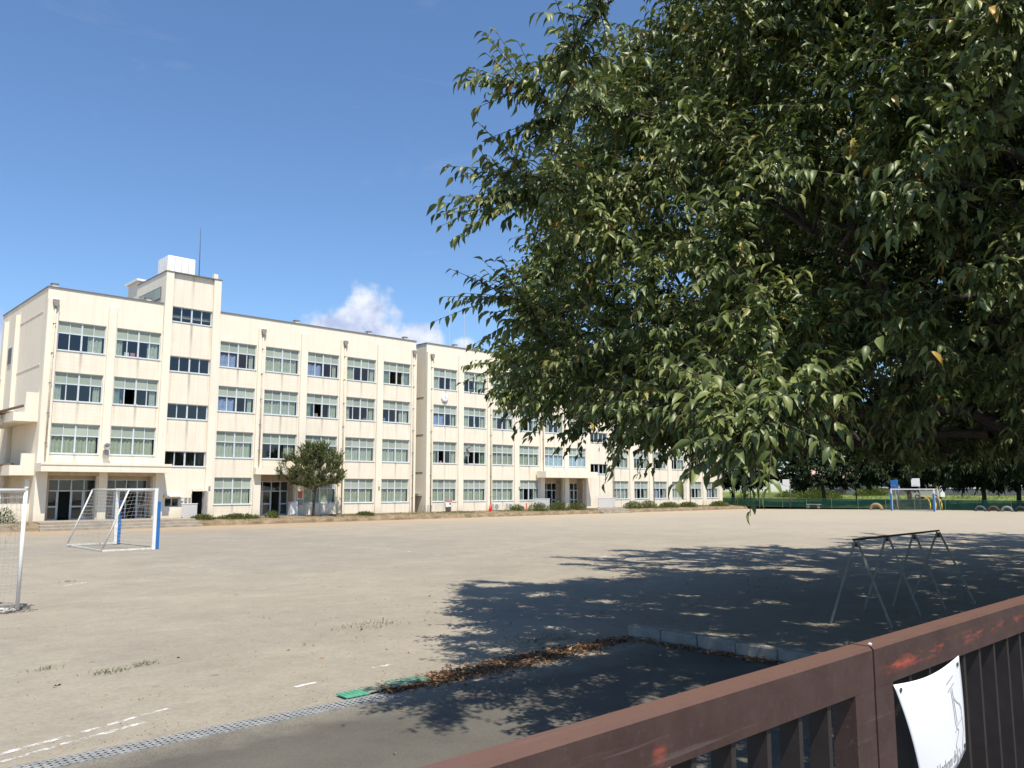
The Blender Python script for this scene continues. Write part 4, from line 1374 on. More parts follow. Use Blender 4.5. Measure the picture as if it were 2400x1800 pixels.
CH_GROUP = 'cherry trees along the street fence'
make_tree('cherry_tree', 'nearest cherry tree, its broad leafy crown reaching in from the right over the gate', CH_GROUP, (13.0, -55.0, 0), 9.1, 4.7, 4.9, 2.1, 3.0, 2700, 11, 13, (.050, .135), 11, tmpl=LEAF12, droop=.58,
          tips=[(x + .26, y - .23, z) for x, y, z in TIPS_A] + [(4.42, -55.0, 2.52), (4.40, -54.9, 2.75), (4.55, -55.2, 2.60), (4.7, -54.9, 2.62), (4.9, -54.6, 2.72), (4.75, -55.3, 2.75), (5.2, -54.4, 2.75), (5.6, -53.9, 2.8)], singles=300, keep=keep_a)
make_tree('cherry_tree', 'second cherry tree, dark crown behind the nearest one above the steel rack', CH_GROUP, (23.0, -52.0, 0), 9.8, 4.8, 6.4, 1.3, 2.8, 1400, 9, 13, (.12, .19), 12, tmpl=LEAF2, twigs_mesh=False)
make_tree('cherry_tree', 'third cherry tree, farther along the fence at the right edge of the photo', CH_GROUP, (36.5, -52.0, 0), 9.4, 4.9, 6.0, 1.4, 2.8, 700, 7, 11, (.16, .24), 13, tmpl=LEAF2, twigs_mesh=False)

FAR = [(97.0, -9.6, 7.5, 9.0), (104, -17, 6.5, 8.5), (96.0, -27.8, 7.0, 9.0), (97.5, -30.6, 7.5, 9.0), (95.5, -40, 7.5, 9.5), (97, 3.0, 6.0, 8.0), (96, -48, 7.0, 9.0)]
FLAB = ['far dark tree left of the white van beyond the playing field', 'far dark tree behind the far goal and basketball hoops', 'far dark tree, left of the pair right of the far goal', 'far dark tree, right of the pair right of the far goal',
        'far dark tree at the right edge behind the half buried tyres', 'far dark tree beyond the end of the far school wing', 'far dark tree hidden low at the right behind the cherry branches']
for k, (x, y, r, h) in enumerate(FAR):
    make_tree('shade_tree', FLAB[k], 'dark trees along the far fence', (x, y, 0), r, 4.6, h - 4.6, 2.0, 2.6, 300, 5, 9, (.34, .55), 30 + k, mat='far_leaf', tmpl=LEAF2, twig_len=(.5, 1.1), twigs_mesh=False, tip_r=.02, yellow=0)

make_tree('garden_tree', 'small round topped evergreen tree in front of the near school block', None, (31.85, -1.6, 0.05), 2.5, 3.2, 2.2, 1.0, 1.2, 230, 6, 10, (.10, .22), 51, mat='yew_leaf', tmpl=LEAF4, twig_len=(.25, .6), tip_r=.010, droop=-.25, upward=.6, yellow=0, shell=.6, twigs_mesh=True)


def scatter_leaves(name, label, cat, pts, d, L, ratio, tint, mat, seed, tmpl=LEAF4, kind='stuff'):
    rg = np.random.default_rng(seed)
    side, nor = leaf_frames(pts, d, rg, None)
    me = leaf_mesh(name, tmpl, pts, d, side, nor, L, ratio, tint, mat)
    return tag(link(name, me), label, cat, None, kind)


def bush(name, label, group, cx, cy, z0, rx, ry, h, n, L, seed, mat='weed_leaf'):
    rg = np.random.default_rng(seed)
    u = rg.normal(0, 1, (n, 3)); u = norm(u) * (rg.random((n, 1)) ** .4)
    u[:, 2] = np.abs(u[:, 2])
    pts = np.stack([cx + u[:, 0] * rx, cy + u[:, 1] * ry, z0 + u[:, 2] * h], 1)
    d = norm(np.stack([u[:, 0], u[:, 1], np.abs(u[:, 2]) + .7], 1) + rg.normal(0, .4, (n, 3)))
    side, nor = leaf_frames(pts, d, rg, None)
    t = thing(name, label, 'bush', (cx, cy, z0), group)
    me = leaf_mesh('foliage', LEAF4, pts - np.array([cx, cy, z0]), d, side, nor, rg.uniform(*L, n), .32, rg.uniform(0, 1, n), mat)
    o = link('foliage', me, t); o['kind'] = 'stuff'
    sm = MB()
    for k in range(7):
        a = rg.uniform(0, 6.28)
        sm.tube((cx, cy, z0), (cx + .5 * rx * math.cos(a), cy + .5 * ry * math.sin(a), z0 + h * .7), .015, .006, 4)
    part(t, 'stem', sm, 'cherry_bark')


BG = 'low bushes on the bank below the school'
for k, (cx, rx, h, lab) in enumerate(((55.4, 1.3, .75, 'weedy green bush just left of the far school entrance panel'), (58.2, 1.5, .85, 'green bush in front of the open far entrance doors'), (60.8, 1.3, .75, 'yellowish bush right of the open far entrance doors'),
                                      (69.6, 1.6, .75, 'green bush left end of the clipped row below the far windows'), (72.2, 1.5, .8, 'bright green taller weeds below the far windows'), (76.0, 1.8, .6, 'clipped low hedge below the far windows'), (79.6, 1.8, .55, 'flat clipped hedge further along the far windows'),
                                      (86.0, 2.0, .6, 'low green hedge at the far end of the wing'), (91.5, 2.2, 1.5, 'tall green bush past the end of the far wing'), (28.3, .45, .5, 'small potted shrub left of the second near entrance'),
                                      (25.8, 1.6, .30, 'low weeds below the near window right of the stair tower'), (23.3, .9, .32, 'small patch of weeds by the stair tower side door'), (36.2, .7, .28, 'small weed clump below the near block windows'), (53.4, .8, .6, 'thin weeds beside the air conditioning unit'), (11.4, .9, .95, 'green shrub behind the near goal at the left edge'))):
    bush('bush', lab, BG, cx, -2.0 if k < 13 else -1.2, .05, rx, .6, h, int(700 * rx), (.10, .24), 70 + k)


def build_weeds():
    rg = np.random.default_rng(9)
    # grass on the bank
    n = 16000
    x = rg.uniform(8, 94, n); y = rg.uniform(-2.9, -.6, n)
    dens = .5 + .5 * np.sin(x * .9 + 1.3) * np.sin(x * .23)
    k = rg.random(n) < dens
    x, y = x[k], y[k]
    ok = ~(((x > 12.8) & (x < 22.7)) | ((x > 62.8) & (x < 67.8)) | ((x > 27.8) & (x < 31.4)))
    x, y = x[ok], y[ok]
    pts = np.stack([x, y, np.where(y < -2.75, -.05, .08 + (y + 2.2) * .04)], 1)
    d = norm(np.stack([rg.normal(0, .6, len(x)), rg.normal(0, .6, len(x)), np.ones(len(x))], 1))
    scatter_leaves('bank_grass', 'patchy grass and weeds on the earth bank below the school', 'grass', pts, d, rg.uniform(.06, .20, len(x)), .16, rg.uniform(.2, 1, len(x)), 'weed_leaf', 1)
    # weed tufts standing in the bare field by the gate
    for k, (wx, wy, r, n, lab) in enumerate(((3.46, -46.89, .11, 90, 'larger weed tuft in the bare earth at lower left'), (3.92, -46.75, .09, 60, 'smaller weed tuft right of the larger one at lower left'), (2.95, -46.2, .07, 30, 'tiny weed tuft left of the two larger ones'), (7.6, -46.2, .35, 140, 'spread weed patch at the tip of the tree shadow'), (8.8, -49.0, .3, 220, 'green weeds among the dead leaves in the tree shadow'), (5.9, -36.0, .1, 40, 'small weed tuft in front of the white goal'))):
        t = thing('weed_tuft', lab, 'weeds', (wx, wy, 0), 'weed tufts in the field')
        p = np.stack([rg.normal(0, r, n), rg.normal(0, r * .6, n), np.zeros(n)], 1)
        d = norm(np.stack([rg.normal(0, .5, n), rg.normal(0, .5, n), np.ones(n)], 1))
        side, nor = leaf_frames(p, d, rg, None)
        me = leaf_mesh('blades', LEAF4, p, d, side, nor, rg.uniform(.02, .07, n), .12, rg.uniform(.1, 1, n), 'weed_leaf')
        o = link('blades', me, t); o['kind'] = 'stuff'
    # drift of dead leaves along the driveway edge, and against the kerb
    n = 3000
    s = rg.random(n) ** 1.3
    px = 5.3 + s * 4.3; py = -49.93 + .10 * s + rg.normal(0, .05 + .13 * np.sin(s * math.pi), n) + .22 * s * rg.random(n)
    q = 450
    px = np.concatenate([px, rg.normal(9.75, .09, q), rg.uniform(1.5, 12, 28), rg.uniform(6.5, 20, 200)])
    py = np.concatenate([py, rg.uniform(-52.8, -49.6, q), rg.uniform(-53, -46, 28), rg.uniform(-52, -44, 200)])
    m = len(px)
    p = np.stack([px, py, np.full(m, .012) + rg.random(m) * .018], 1)
    a = rg.uniform(0, 6.28, m)
    d = norm(np.stack([np.cos(a), np.sin(a), rg.normal(0, .25, m)], 1))
    scatter_leaves('dead_leaves', 'drift of brown dead leaves along the driveway edge', 'leaves', p, d, rg.uniform(.03, .085, m), .5, rg.random(m), 'dead_leaf', 2)
    # clods and grit on the field
    g = MB()
    r2 = random.Random(4)
    for _ in range(1100):
        while True:
            t = r2.random() ** 1.6
            x = r2.uniform(0, 1) * (6 + 46 * t) + .5; y = -49.8 + 34 * t * r2.random()
            if y > -49.8: break
        s = r2.uniform(.004, .011) * (1 + t)
        b = len(g.v)
        for q in ((-1, -1, -.3), (1, -.8, -.3), (0, 1, -.3), (r2.uniform(-.3, .3), r2.uniform(-.3, .3), 1.0)):
            g.v.append((x + q[0] * s, y + q[1] * s, zf(y) + .004 + q[2] * s * .8))
        g.f += [(b, b + 1, b + 3), (b + 1, b + 2, b + 3), (b + 2, b, b + 3)]
    solo('grit', g, 'bank_earth', 'small clods and grit lying on the bare field', 'grit', kind='stuff')


build_weeds()


# ------------------------------------------------------------------ markings
def chalk(name, pts, w, wear, lab, group='chalk lines on the field'):
    m = MB()
    rg = random.Random(len(lab))
    L = []
    for (x0, y0), (x1, y1) in zip(pts[:-1], pts[1:]):
        k = max(2, int(math.hypot(x1 - x0, y1 - y0) / .35))
        for i in range(k):
            L.append((x0 + (x1 - x0) * i / k, y0 + (y1 - y0) * i / k))
    L.append(pts[-1])
    for i, (x, y) in enumerate(L):
        a = L[min(i + 1, len(L) - 1)]; b = L[max(i - 1, 0)]
        dx, dy = a[0] - b[0], a[1] - b[1]
        l = math.hypot(dx, dy) or 1
        nx, ny = -dy / l, dx / l
        ww = w * (.5 + .12 * rg.uniform(-1, 1))
        j = rg.uniform(-.015, .015)
        m.v += [(x + nx * (ww + j), y + ny * (ww + j), zf(y) + .004), (x - nx * (ww - j), y - ny * (ww - j), zf(y) + .004)]
    for i in range(len(L) - 1):
        m.f.append((2 * i, 2 * i + 1, 2 * i + 3, 2 * i + 2))
    o = solo(name, m, 'chalk', lab, 'line', group)
    me = o.data
    at = me.attributes.new('wear', 'FLOAT', 'POINT')
    at.data.foreach_set('value', [wear] * len(me.vertices))
    return o


chalk('chalk_line', [(1.2, -49.72), (3.35, -49.02)], .06, .425, 'lower left double chalk line, upper strand')
chalk('chalk_line', [(1.5, -49.82), (3.0, -49.36)], .06, .43, 'lower left double chalk line, lower strand')
chalk('chalk_line', [(4.72, -49.08), (5.0, -49.05)], .05, .34, 'short white chalk dash above the driveway edge')
chalk('chalk_line', [(5.9, -48.85), (6.25, -48.8)], .07, .45, 'faint short chalk smear near the dead leaves')
chalk('chalk_line', [(15.2, -22.0), (17.0, -28), (17.4, -32.2), (17.3, -36.0)], .08, .44, 'long curved chalk line crossing the middle of the field')
chalk('chalk_line', [(19.0, -36.5), (26, -33), (36, -30)], .08, .47, 'faint straight chalk line running to the far field')
chalk('chalk_line', [(5.6, -36.75), (6.2, -36.4)], .08, .40, 'short chalk dash in front of the white goal')
chalk('chalk_line', [(7.0, -36.9), (9.3, -34.6), (12.2, -31.2)], .25, .52, 'broad worn chalk smear in front of the blue goal')
chalk('chalk_line', [(9.8, -40.2), (10.4, -39.0), (12.5, -36.0)], .3, .55, 'broad worn chalk smear near the middle of the field')
chalk('chalk_line', [(20, -40.2), (20.9, -39.8)], .10, .38, 'chalk dash just beyond the tree shadow')


# ------------------------------------------------------------------ drain, kerb, mats
def build_drain():
    t = thing('drain_channel', 'perforated pale steel drain cover strip beside the driveway', 'drain', (2.0, -50.1, 0), None)
    cell = .06
    nx, ny = 10, 4
    W, H = nx * cell, ny * cell
    m = MB()
    K = 8
    for i in range(nx):
        for j in range(ny):
            cx = (i + .5) * cell; cy = (j + .5) * cell
            off = .25 * cell if j % 2 else -.25 * cell
            hr = .012
            b = len(m.v)
            outer = []
            for k in range(K):
                a = 2 * math.pi * (k + .5) / K
                q = max(abs(math.cos(a)), abs(math.sin(a)))
                outer.append((cx + cell / 2 * math.cos(a) / q, cy + cell / 2 * math.sin(a) / q))
            for p in outer: m.v.append((p[0], p[1], 0))
            for k in range(K):
                a = 2 * math.pi * (k + .5) / K
                m.v.append((cx + off * .6 + hr * math.cos(a), cy + hr * math.sin(a), 0.004))
            for k in range(K):
                a = 2 * math.pi * (k + .5) / K
                m.v.append((cx + off * .6 + hr * math.cos(a), cy + hr * math.sin(a), -.02))
            for k in range(K):
                n = (k + 1) % K
                m.f += [(b + k, b + n, b + K + n, b + K + k), (b + K + k, b + K + n, b + 2 * K + n, b + 2 * K + k)]
    # skirt
    m.box(-.004, W - .004, -.008, -.0005, -.03, -.001); m.box(-.004, W - .004, H + .0005, H + .008, -.03, -.001)
    me = bpy.data.meshes.new('cover_plate')
    me.from_pydata(m.v, [], m.f); me.materials.append(MATS['drain_cover']); me.update()
    for i in range(22):
        x = -8.05 + i * (W + .006)
        link('cover_plate', me, t, (x - 2.0, -50.22 + 50.1, .012))
    part(t, 'channel', MB().box(-8.1, 5.3, -50.225, -50.215, -.2, .008).box(-8.1, 5.3, -49.975, -49.965, -.2, .008), 'concrete')
    part(t, 'channel_floor', MB().box(-8.1, 5.3, -50.215, -49.975, -.06, -.03), 'black_rubber')
    for k, (x0, x1, mat, lab) in enumerate(((4.83, 5.12, 'green_mat', 'bright green plastic mat strip over the drain end'), (5.125, 5.72, 'faded_mat', 'faded yellow green mat strip beside the bright green one'), (5.5, 5.98, 'dusty_mat', 'dusty green mat strip partly under dead leaves'))):
        mt = MB().bbox(x0, x1, -49.98 + .03 * k, -49.76 + .035 * k, .02 + .004 * k, .034 + .004 * k, .003)
        o = thing('mat_strip', lab, 'mat', (x0, -49.9, .02), 'mat strips by the drain')
        part(o, 'mat', mt, mat)
        rb = MB()
        for j in range(int((x1 - x0) / .06)):
            rb.box(x0 + .03 + .06 * j, x0 + .045 + .06 * j, -49.975 + .03 * k, -49.765 + .035 * k, .0335 + .004 * k, .039 + .004 * k)
        part(o, 'ridge', rb, mat)


build_drain()


def build_kerb():
    t = thing('kerb', 'weathered concrete kerb in the tree shade beyond the gate', 'kerb', (10.05, -51, 0))
    for k in range(9):
        y1 = -49.55 - .62 * k
        x = 10.05 + RNG.uniform(-.015, .015)
        part(t, 'kerb_stone', MB().bbox(x - .09, x + .09, y1 - .61, y1, -.05, .15 + RNG.uniform(-.012, .012), .014), 'concrete', origin=(x, y1, 0))


build_kerb()


# ------------------------------------------------------------------ gate and poster
GY0, GY1 = -56.825, -56.77      # front and back of the gate frame
GT = 1.84                       # top of the gate


def gate_leaf(x0, x1, lab, first):
    t = thing('gate', lab, 'gate', ((x0 + x1) / 2, -56.8, .5), 'brown steel gate leaves')
    zb = .62
    rail = MB()
    # top rail with slightly rounded edges
    c = .007
    prof = [(GY0, GT - .092), (GY0, GT - c), (GY0 + c, GT), (GY1 - c, GT), (GY1, GT - c), (GY1, GT - .092)]
    rail.prism(prof, 'x', x0, x1)
    part(t, 'top_rail', rail, 'gate_paint')
    part(t, 'bottom_rail', MB().box(x0, x1, GY0, GY1, zb, zb + .07), 'gate_paint')
    for a, b in ((x0, x0 + .095), (x1 - .095, x1)):
        part(t, 'stile', MB().box(a, b, GY0 + .0005, GY1 - .0005, zb + .07, GT - .0915), 'gate_paint')
    n = 0
    xs = first
    while xs < x1 - .12:
        if xs > x0 + .12:
            part(t, 'slat', MB().box(xs - .0075, xs + .0075, GY0 + .006, GY1 - .006, zb + .07, GT - .093), 'slat_paint', origin=(xs, -56.8, zb))
        xs += .1225
    return t


gate_leaf(-1.30, 1.925, 'left leaf of the brown steel gate, cropped by the bottom edge', -1.10)
gate_leaf(1.934, 5.4, 'right leaf of the brown steel gate, with red scuffs and a poster', 2.145)
part(bpy.data.objects['gate.001'], 'drop_bolt', MB().lathe([(.004, 0), (.005, .003), (.002, .006)], (1.942, GY0 + .012, GT), 10), 'aluminium')


def build_poster():
    x0, x1 = 2.022, 2.447
    ztop = 1.742
    hgt = .232
    yb = GY0 - .003

    def S_(s, t):
        """s 0..1 left to right, t 0..1 top to bottom"""
        x = x0 + (x1 - x0) * s + .125 * t * (1 - s) + .012 * math.sin(2.6 * t) * s
        z = ztop - hgt * t - .014 * math.sin(math.pi * s) * (1 - t) + (1 - t) * .010 * s - .040 * t * t * (1 - s) - .010 * t * math.sin(math.pi * s)
        y = yb - .006 * math.sin(math.pi * t) * (1 - s) - .010 * math.sin(math.pi * s) * (.4 + .6 * t) - .006 * t * (1 - s)
        return Vector((x, y, z))

    def offs(s, t, k=.0012):
        p = S_(s, t)
        ds = S_(s + .01, t) - S_(s - .01, t); dt = S_(s, t + .01) - S_(s, t - .01)
        n = ds.cross(dt).normalized()
        if n.y > 0: n = -n
        return p + n * k
    m = MB()
    NS, NT = 28, 18
    for j in range(NT + 1):
        for i in range(NS + 1):
            m.v.append(tuple(S_(i / NS, j / NT)))
    for j in range(NT + 1):
        for i in range(NS + 1):
            p = S_(i / NS, j / NT)
            m.v.append((p.x, p.y + .0008, p.z))
    q = (NS + 1) * (NT + 1)
    for j in range(NT):
        for i in range(NS):
            a = j * (NS + 1) + i
            m.f += [(a, a + 1, a + NS + 2, a + NS + 1), (q + a, q + a + NS + 1, q + a + NS + 2, q + a + 1)]
    for i in range(NS):
        m.f += [(i, q + i, q + i + 1, i + 1), (NT * (NS + 1) + i, NT * (NS + 1) + i + 1, q + NT * (NS + 1) + i + 1, q + NT * (NS + 1) + i)]
    for j in range(NT):
        a = j * (NS + 1); b = a + NS
        m.f += [(a, a + NS + 1, q + a + NS + 1, q + a), (b, q + b, q + b + NS + 1, b + NS + 1)]
    t = thing('poster', 'curling white poster with a line drawing, tied to the right gate leaf', 'poster', (x0, yb, ztop - hgt))
    part(t, 'sheet', m, 'poster_paper', True)
    # line drawing
    ink = MB()

    def stroke(pts, w=.0034):
        P = []
        for (a, b), (c, d) in zip(pts[:-1], pts[1:]):
            k = max(2, int(math.hypot(c - a, d - b) / .03))
            P += [(a + (c - a) * i / k, b + (d - b) * i / k) for i in range(k)]
        P.append(pts[-1])
        Q = [offs(.70 + (a - .72) * 1.08 - .02, b) for a, b in P]
        for a, b in zip(Q[:-1], Q[1:]):
            dd = (b - a).normalized()
            s = dd.cross(Vector((0, -1, 0))).normalized() * (w / 2)
            ink.quad(a - s, a + s, b + s, b - s)
    stroke([(.74, .175), (.86, .14)], .004)
    stroke([(.74, .255), (.86, .215)], .0045)
    stroke([(.79, .26), (.79, .34), (.785, .60)])
    stroke([(.815, .25), (.815, .40), (.82, .62)])
    stroke([(.82, .36), (.86, .42), (.915, .47), (.94, .53), (.945, .60), (.93, .63), (.82, .645)])
    stroke([(.785, .60), (.80, .66), (.84, .70), (.80, .75), (.745, .80)], .0034)
    stroke([(.80, .66), (.765, .685)])
    stroke([(.745, .80), (.76, .86), (.72, .90)])
    stroke([(.95, .62), (.955, .76), (.915, .88), (.86, .985)])
    stroke([(.73, .92), (.77, .88), (.815, .87), (.825, .93), (.835, .985)])
    stroke([(.765, .91), (.775, .985)], .006)
    stroke([(.735, .915), (.745, .985)], .004)
    part(t, 'line_drawing', ink, 'poster_ink')
    # lettering along the lower edge
    cu = bpy.data.curves.new('lettering', 'FONT')
    cu.body = 'pred lorkom di'
    cu.size = 1.0
    tmp = bpy.data.objects.new('lettering', cu)
    COL.objects.link(tmp)
    dg = bpy.context.evaluated_depsgraph_get()
    me = bpy.data.meshes.new_from_object(tmp.evaluated_get(dg))
    COL.objects.unlink(tmp)
    bpy.data.objects.remove(tmp)
    xs = [v.co.x for v in me.vertices]
    w = max(xs)
    lm = MB()
    for v in me.vertices:
        s = .10 + .56 * v.co.x / w + .10 * v.co.y * .25
        lm.v.append(tuple(offs(s, .93 - .15 * v.co.y - .00 * s, .0014)))
    lm.f = [tuple(p.vertices) for p in me.polygons]
    bpy.data.meshes.remove(me)
    part(t, 'lettering', lm, 'poster_text_ink')
    for s, tt in ((.055, .06), (.945, .07), (.94, .93), (.06, .93)):
        p = offs(s, tt, .001)
        part(t, 'eyelet', MB().lathe([(.0055, 0), (.0055, -.002), (.002, -.002)], tuple(p), 10, 'y'), 'steel_dark', origin=tuple(p))


build_poster()


# ------------------------------------------------------------------ goals
def net(mb, a, b, c, d, nu, nv, r=.006, sag=0.0):
    """cords across the quad a-b (top) to d-c (bottom)"""
    a, b, c, d = map(Vector, (a, b, c, d))
    n = (b - a).cross(d - a).normalized()

    def pt(u, v):
        p = a.lerp(b, u).lerp(d.lerp(c, u), v)
        return p + n * (sag * math.sin(math.pi * u) * math.sin(math.pi * v)) + Vector((0, 0, -.02 * math.sin(7 * u + 3 * v)))
    for i in range(nu + 1):
        pts = [pt(i / nu, j / 6) for j in range(7)]
        for p, q in zip(pts[:-1], pts[1:]): mb.tube(p, q, r, r, 3, False)
    for j in range(nv + 1):
        pts = [pt(i / 6, j / nv) for i in range(7)]
        for p, q in zip(pts[:-1], pts[1:]): mb.tube(p, q, r, r, 3, False)


def goal(name, lab, gx, y0, y1, z0, H, back, blue, group='football goals on the field'):
    """goal with its mouth along Y at X=gx; the net runs back towards X=gx+back"""
    t = thing(name, lab, 'goal', (gx, (y0 + y1) / 2, z0), group)
    s = 1 if back > 0 else -1
    td = .95 * s
    r = .06
    for y in (y0, y1):
        part(t, 'post', MB().bbox(gx - r, gx + r, y - r, y + r, z0, z0 + H - .06, .008), 'white_paint', origin=(gx, y, z0))
        if blue:
            # foam guard on the mouth side
            part(t, 'post_pad', MB().bbox(gx - s * .062 - s * .06 - .055, gx - s * .062 - s * .06 + .055, y - .085, y + .085, z0 + .02, z0 + H - .42, .015), 'blue_paint', origin=(gx, y, z0))
    part(t, 'crossbar', MB().box(gx - r, gx + r, y0 - r, y1 + r, z0 + H - .06, z0 + H + .05), 'white_paint')
    for y in (y0, y1):
        part(t, 'top_bar', MB().tube((gx + s * r, y, z0 + H), (gx + td, y, z0 + H), .028), 'worn_white', True)
        part(t, 'stay', MB().tube((gx + td, y, z0 + H), (gx + back, y, z0 + .03), .03), 'worn_white', True)
        part(t, 'base_bar', MB().bar((gx + s * r, y, z0 + .04), (gx + back, y, z0 + .04), .06, .06), 'worn_white')
    part(t, 'rear_top_bar', MB().tube((gx + td, y0, z0 + H), (gx + td, y1, z0 + H), .026), 'worn_white', True)
    part(t, 'rear_base_bar', MB().bar((gx + back, y0, z0 + .04), (gx + back, y1, z0 + .04), .05, .05), 'worn_white')
    nb = MB()
    net(nb, (gx + td, y0, z0 + H), (gx + td, y1, z0 + H), (gx + back, y1, z0 + .05), (gx + back, y0, z0 + .05), 30, 16, .0035)
    net(nb, (gx, y0, z0 + H), (gx + td, y0, z0 + H), (gx + back, y0, z0 + .05), (gx, y0, z0 + .05), 8, 16, .0035)
    net(nb, (gx, y1, z0 + H), (gx + td, y1, z0 + H), (gx + back, y1, z0 + .05), (gx, y1, z0 + .05), 8, 16, .0035)
    net(nb, (gx, y0, z0 + H), (gx, y1, z0 + H), (gx + td, y1, z0 + H), (gx + td, y0, z0 + H), 30, 7, .0035)
    part(t, 'net', nb, 'net_cord')
    return t


goal('goal', 'white football goal with blue post pads and net in front of the near school block', 11.2, -26.55, -22.35, zf(-24.5), 2.16, -1.75, True)
goal('goal', 'far white football goal with blue post pads at the end of the field', 83.6, -27.3, -23.3, 0, 2.12, 1.5, True)


def box_goal():
    # the white goal cropped by the left edge; its side frame stands upright
    t = thing('goal', 'white box goal with net cropped by the left edge of the photo', 'goal', (3.4, -40.3, 0), 'football goals on the field')
    H = 2.16
    fx, fy = 3.69, -40.03      # front post
    bx, by = 3.83, -40.58      # rear upright
    d = Vector((bx - fx, by - fy, 0)).normalized()
    e = Vector((d.y, -d.x, 0))          # along the goal mouth, to the left
    L = 3.0
    f0 = Vector((fx, fy, 0)); b0 = Vector((bx, by, 0))
    f0 = f0 + e * .18 - d * .05
    dep = (b0 - f0)
    f1 = f0 + e * L; b1 = b0 + e * L
    z = Vector((0, 0, 1))
    for p in (f0, f1):
        part(t, 'post', MB().tube(p, p + z * H, .045, n=10), 'white_paint', True)
    for p in (b0, b1):
        part(t, 'rear_upright', MB().tube(p, p + z * H, .036, n=8), 'white_paint', True)
    part(t, 'crossbar', MB().tube(f0 + z * H, f1 + z * H, .045, n=10), 'white_paint', True)
    part(t, 'rear_top_bar', MB().tube(b0 + z * H, b1 + z * H, .036), 'white_paint', True)
    for p, q in ((f0, b0), (f1, b1)):
        part(t, 'top_bar', MB().tube(p + z * H, q + z * H, .028), 'white_paint', True)
        part(t, 'base_bar', MB().tube(p + z * .03, q + z * .03, .025), 'worn_white', True)
    part(t, 'rear_base_bar', MB().tube(b0 + z * .03, b1 + z * .03, .025), 'worn_white', True)
    nb = MB()
    up = z * H
    net(nb, b0 + up, b1 + up, b1 + z * .04, b0 + z * .04, 24, 18, .0028, .06)
    net(nb, f0 + up, b0 + up, b0 + z * .04, f0 + z * .04, 6, 18, .003, .05)
    net(nb, f0 + up, f1 + up, b1 + up, b0 + up, 24, 6, .0028)
    part(t, 'net', nb, 'net_cord')
    # loose net bunched at the foot
    rg = random.Random(2)
    lb = MB()
    for k in range(60):
        a = b0 + Vector((rg.uniform(-.25, .25), rg.uniform(-.2, .3), rg.uniform(.01, .08)))
        lb.tube(a, a + Vector((rg.uniform(-.12, .12), rg.uniform(-.12, .12), rg.uniform(-.01, .03))), .006, .006, 3, False)
    part(t, 'loose_net', lb, 'steel_dark')


box_goal()


# ------------------------------------------------------------------ steel rack
def build_rack():
    t = thing('steel_rack', 'rusty steel rack of four leaning A frames in the tree shade', 'rack', (15.4, -51.4, 0))
    fr = [(13.38, -51.13, -52.01), (15.13, -50.90, -51.78), (16.19, -50.98, -51.82), (17.34, -50.88, -51.95)]
    for k, (x, ya, yb) in enumerate(fr):
        ym = (ya + yb) / 2
        part(t, 'leg', MB().bar((x - .12, ya, 0), (x, ym + .02, 1.345), .035, .035), 'rack_steel', origin=(x, ya, 0))
        part(t, 'leg', MB().bar((x + .14, yb, 0), (x, ym - .02, 1.345), .035, .035), 'rack_steel', origin=(x, yb, 0))
        part(t, 'gusset', MB().prism([(ym - .045, 1.25), (ym + .045, 1.25), (ym + .012, 1.34), (ym - .012, 1.34)], 'x', x - .012, x + .012), 'rack_rust', origin=(x, ym, 1.2))
    part(t, 'top_bar', MB().tube((13.30, -51.56, 1.37), (17.42, -51.40, 1.37), .018, n=8), 'rack_rust', True)


build_rack()


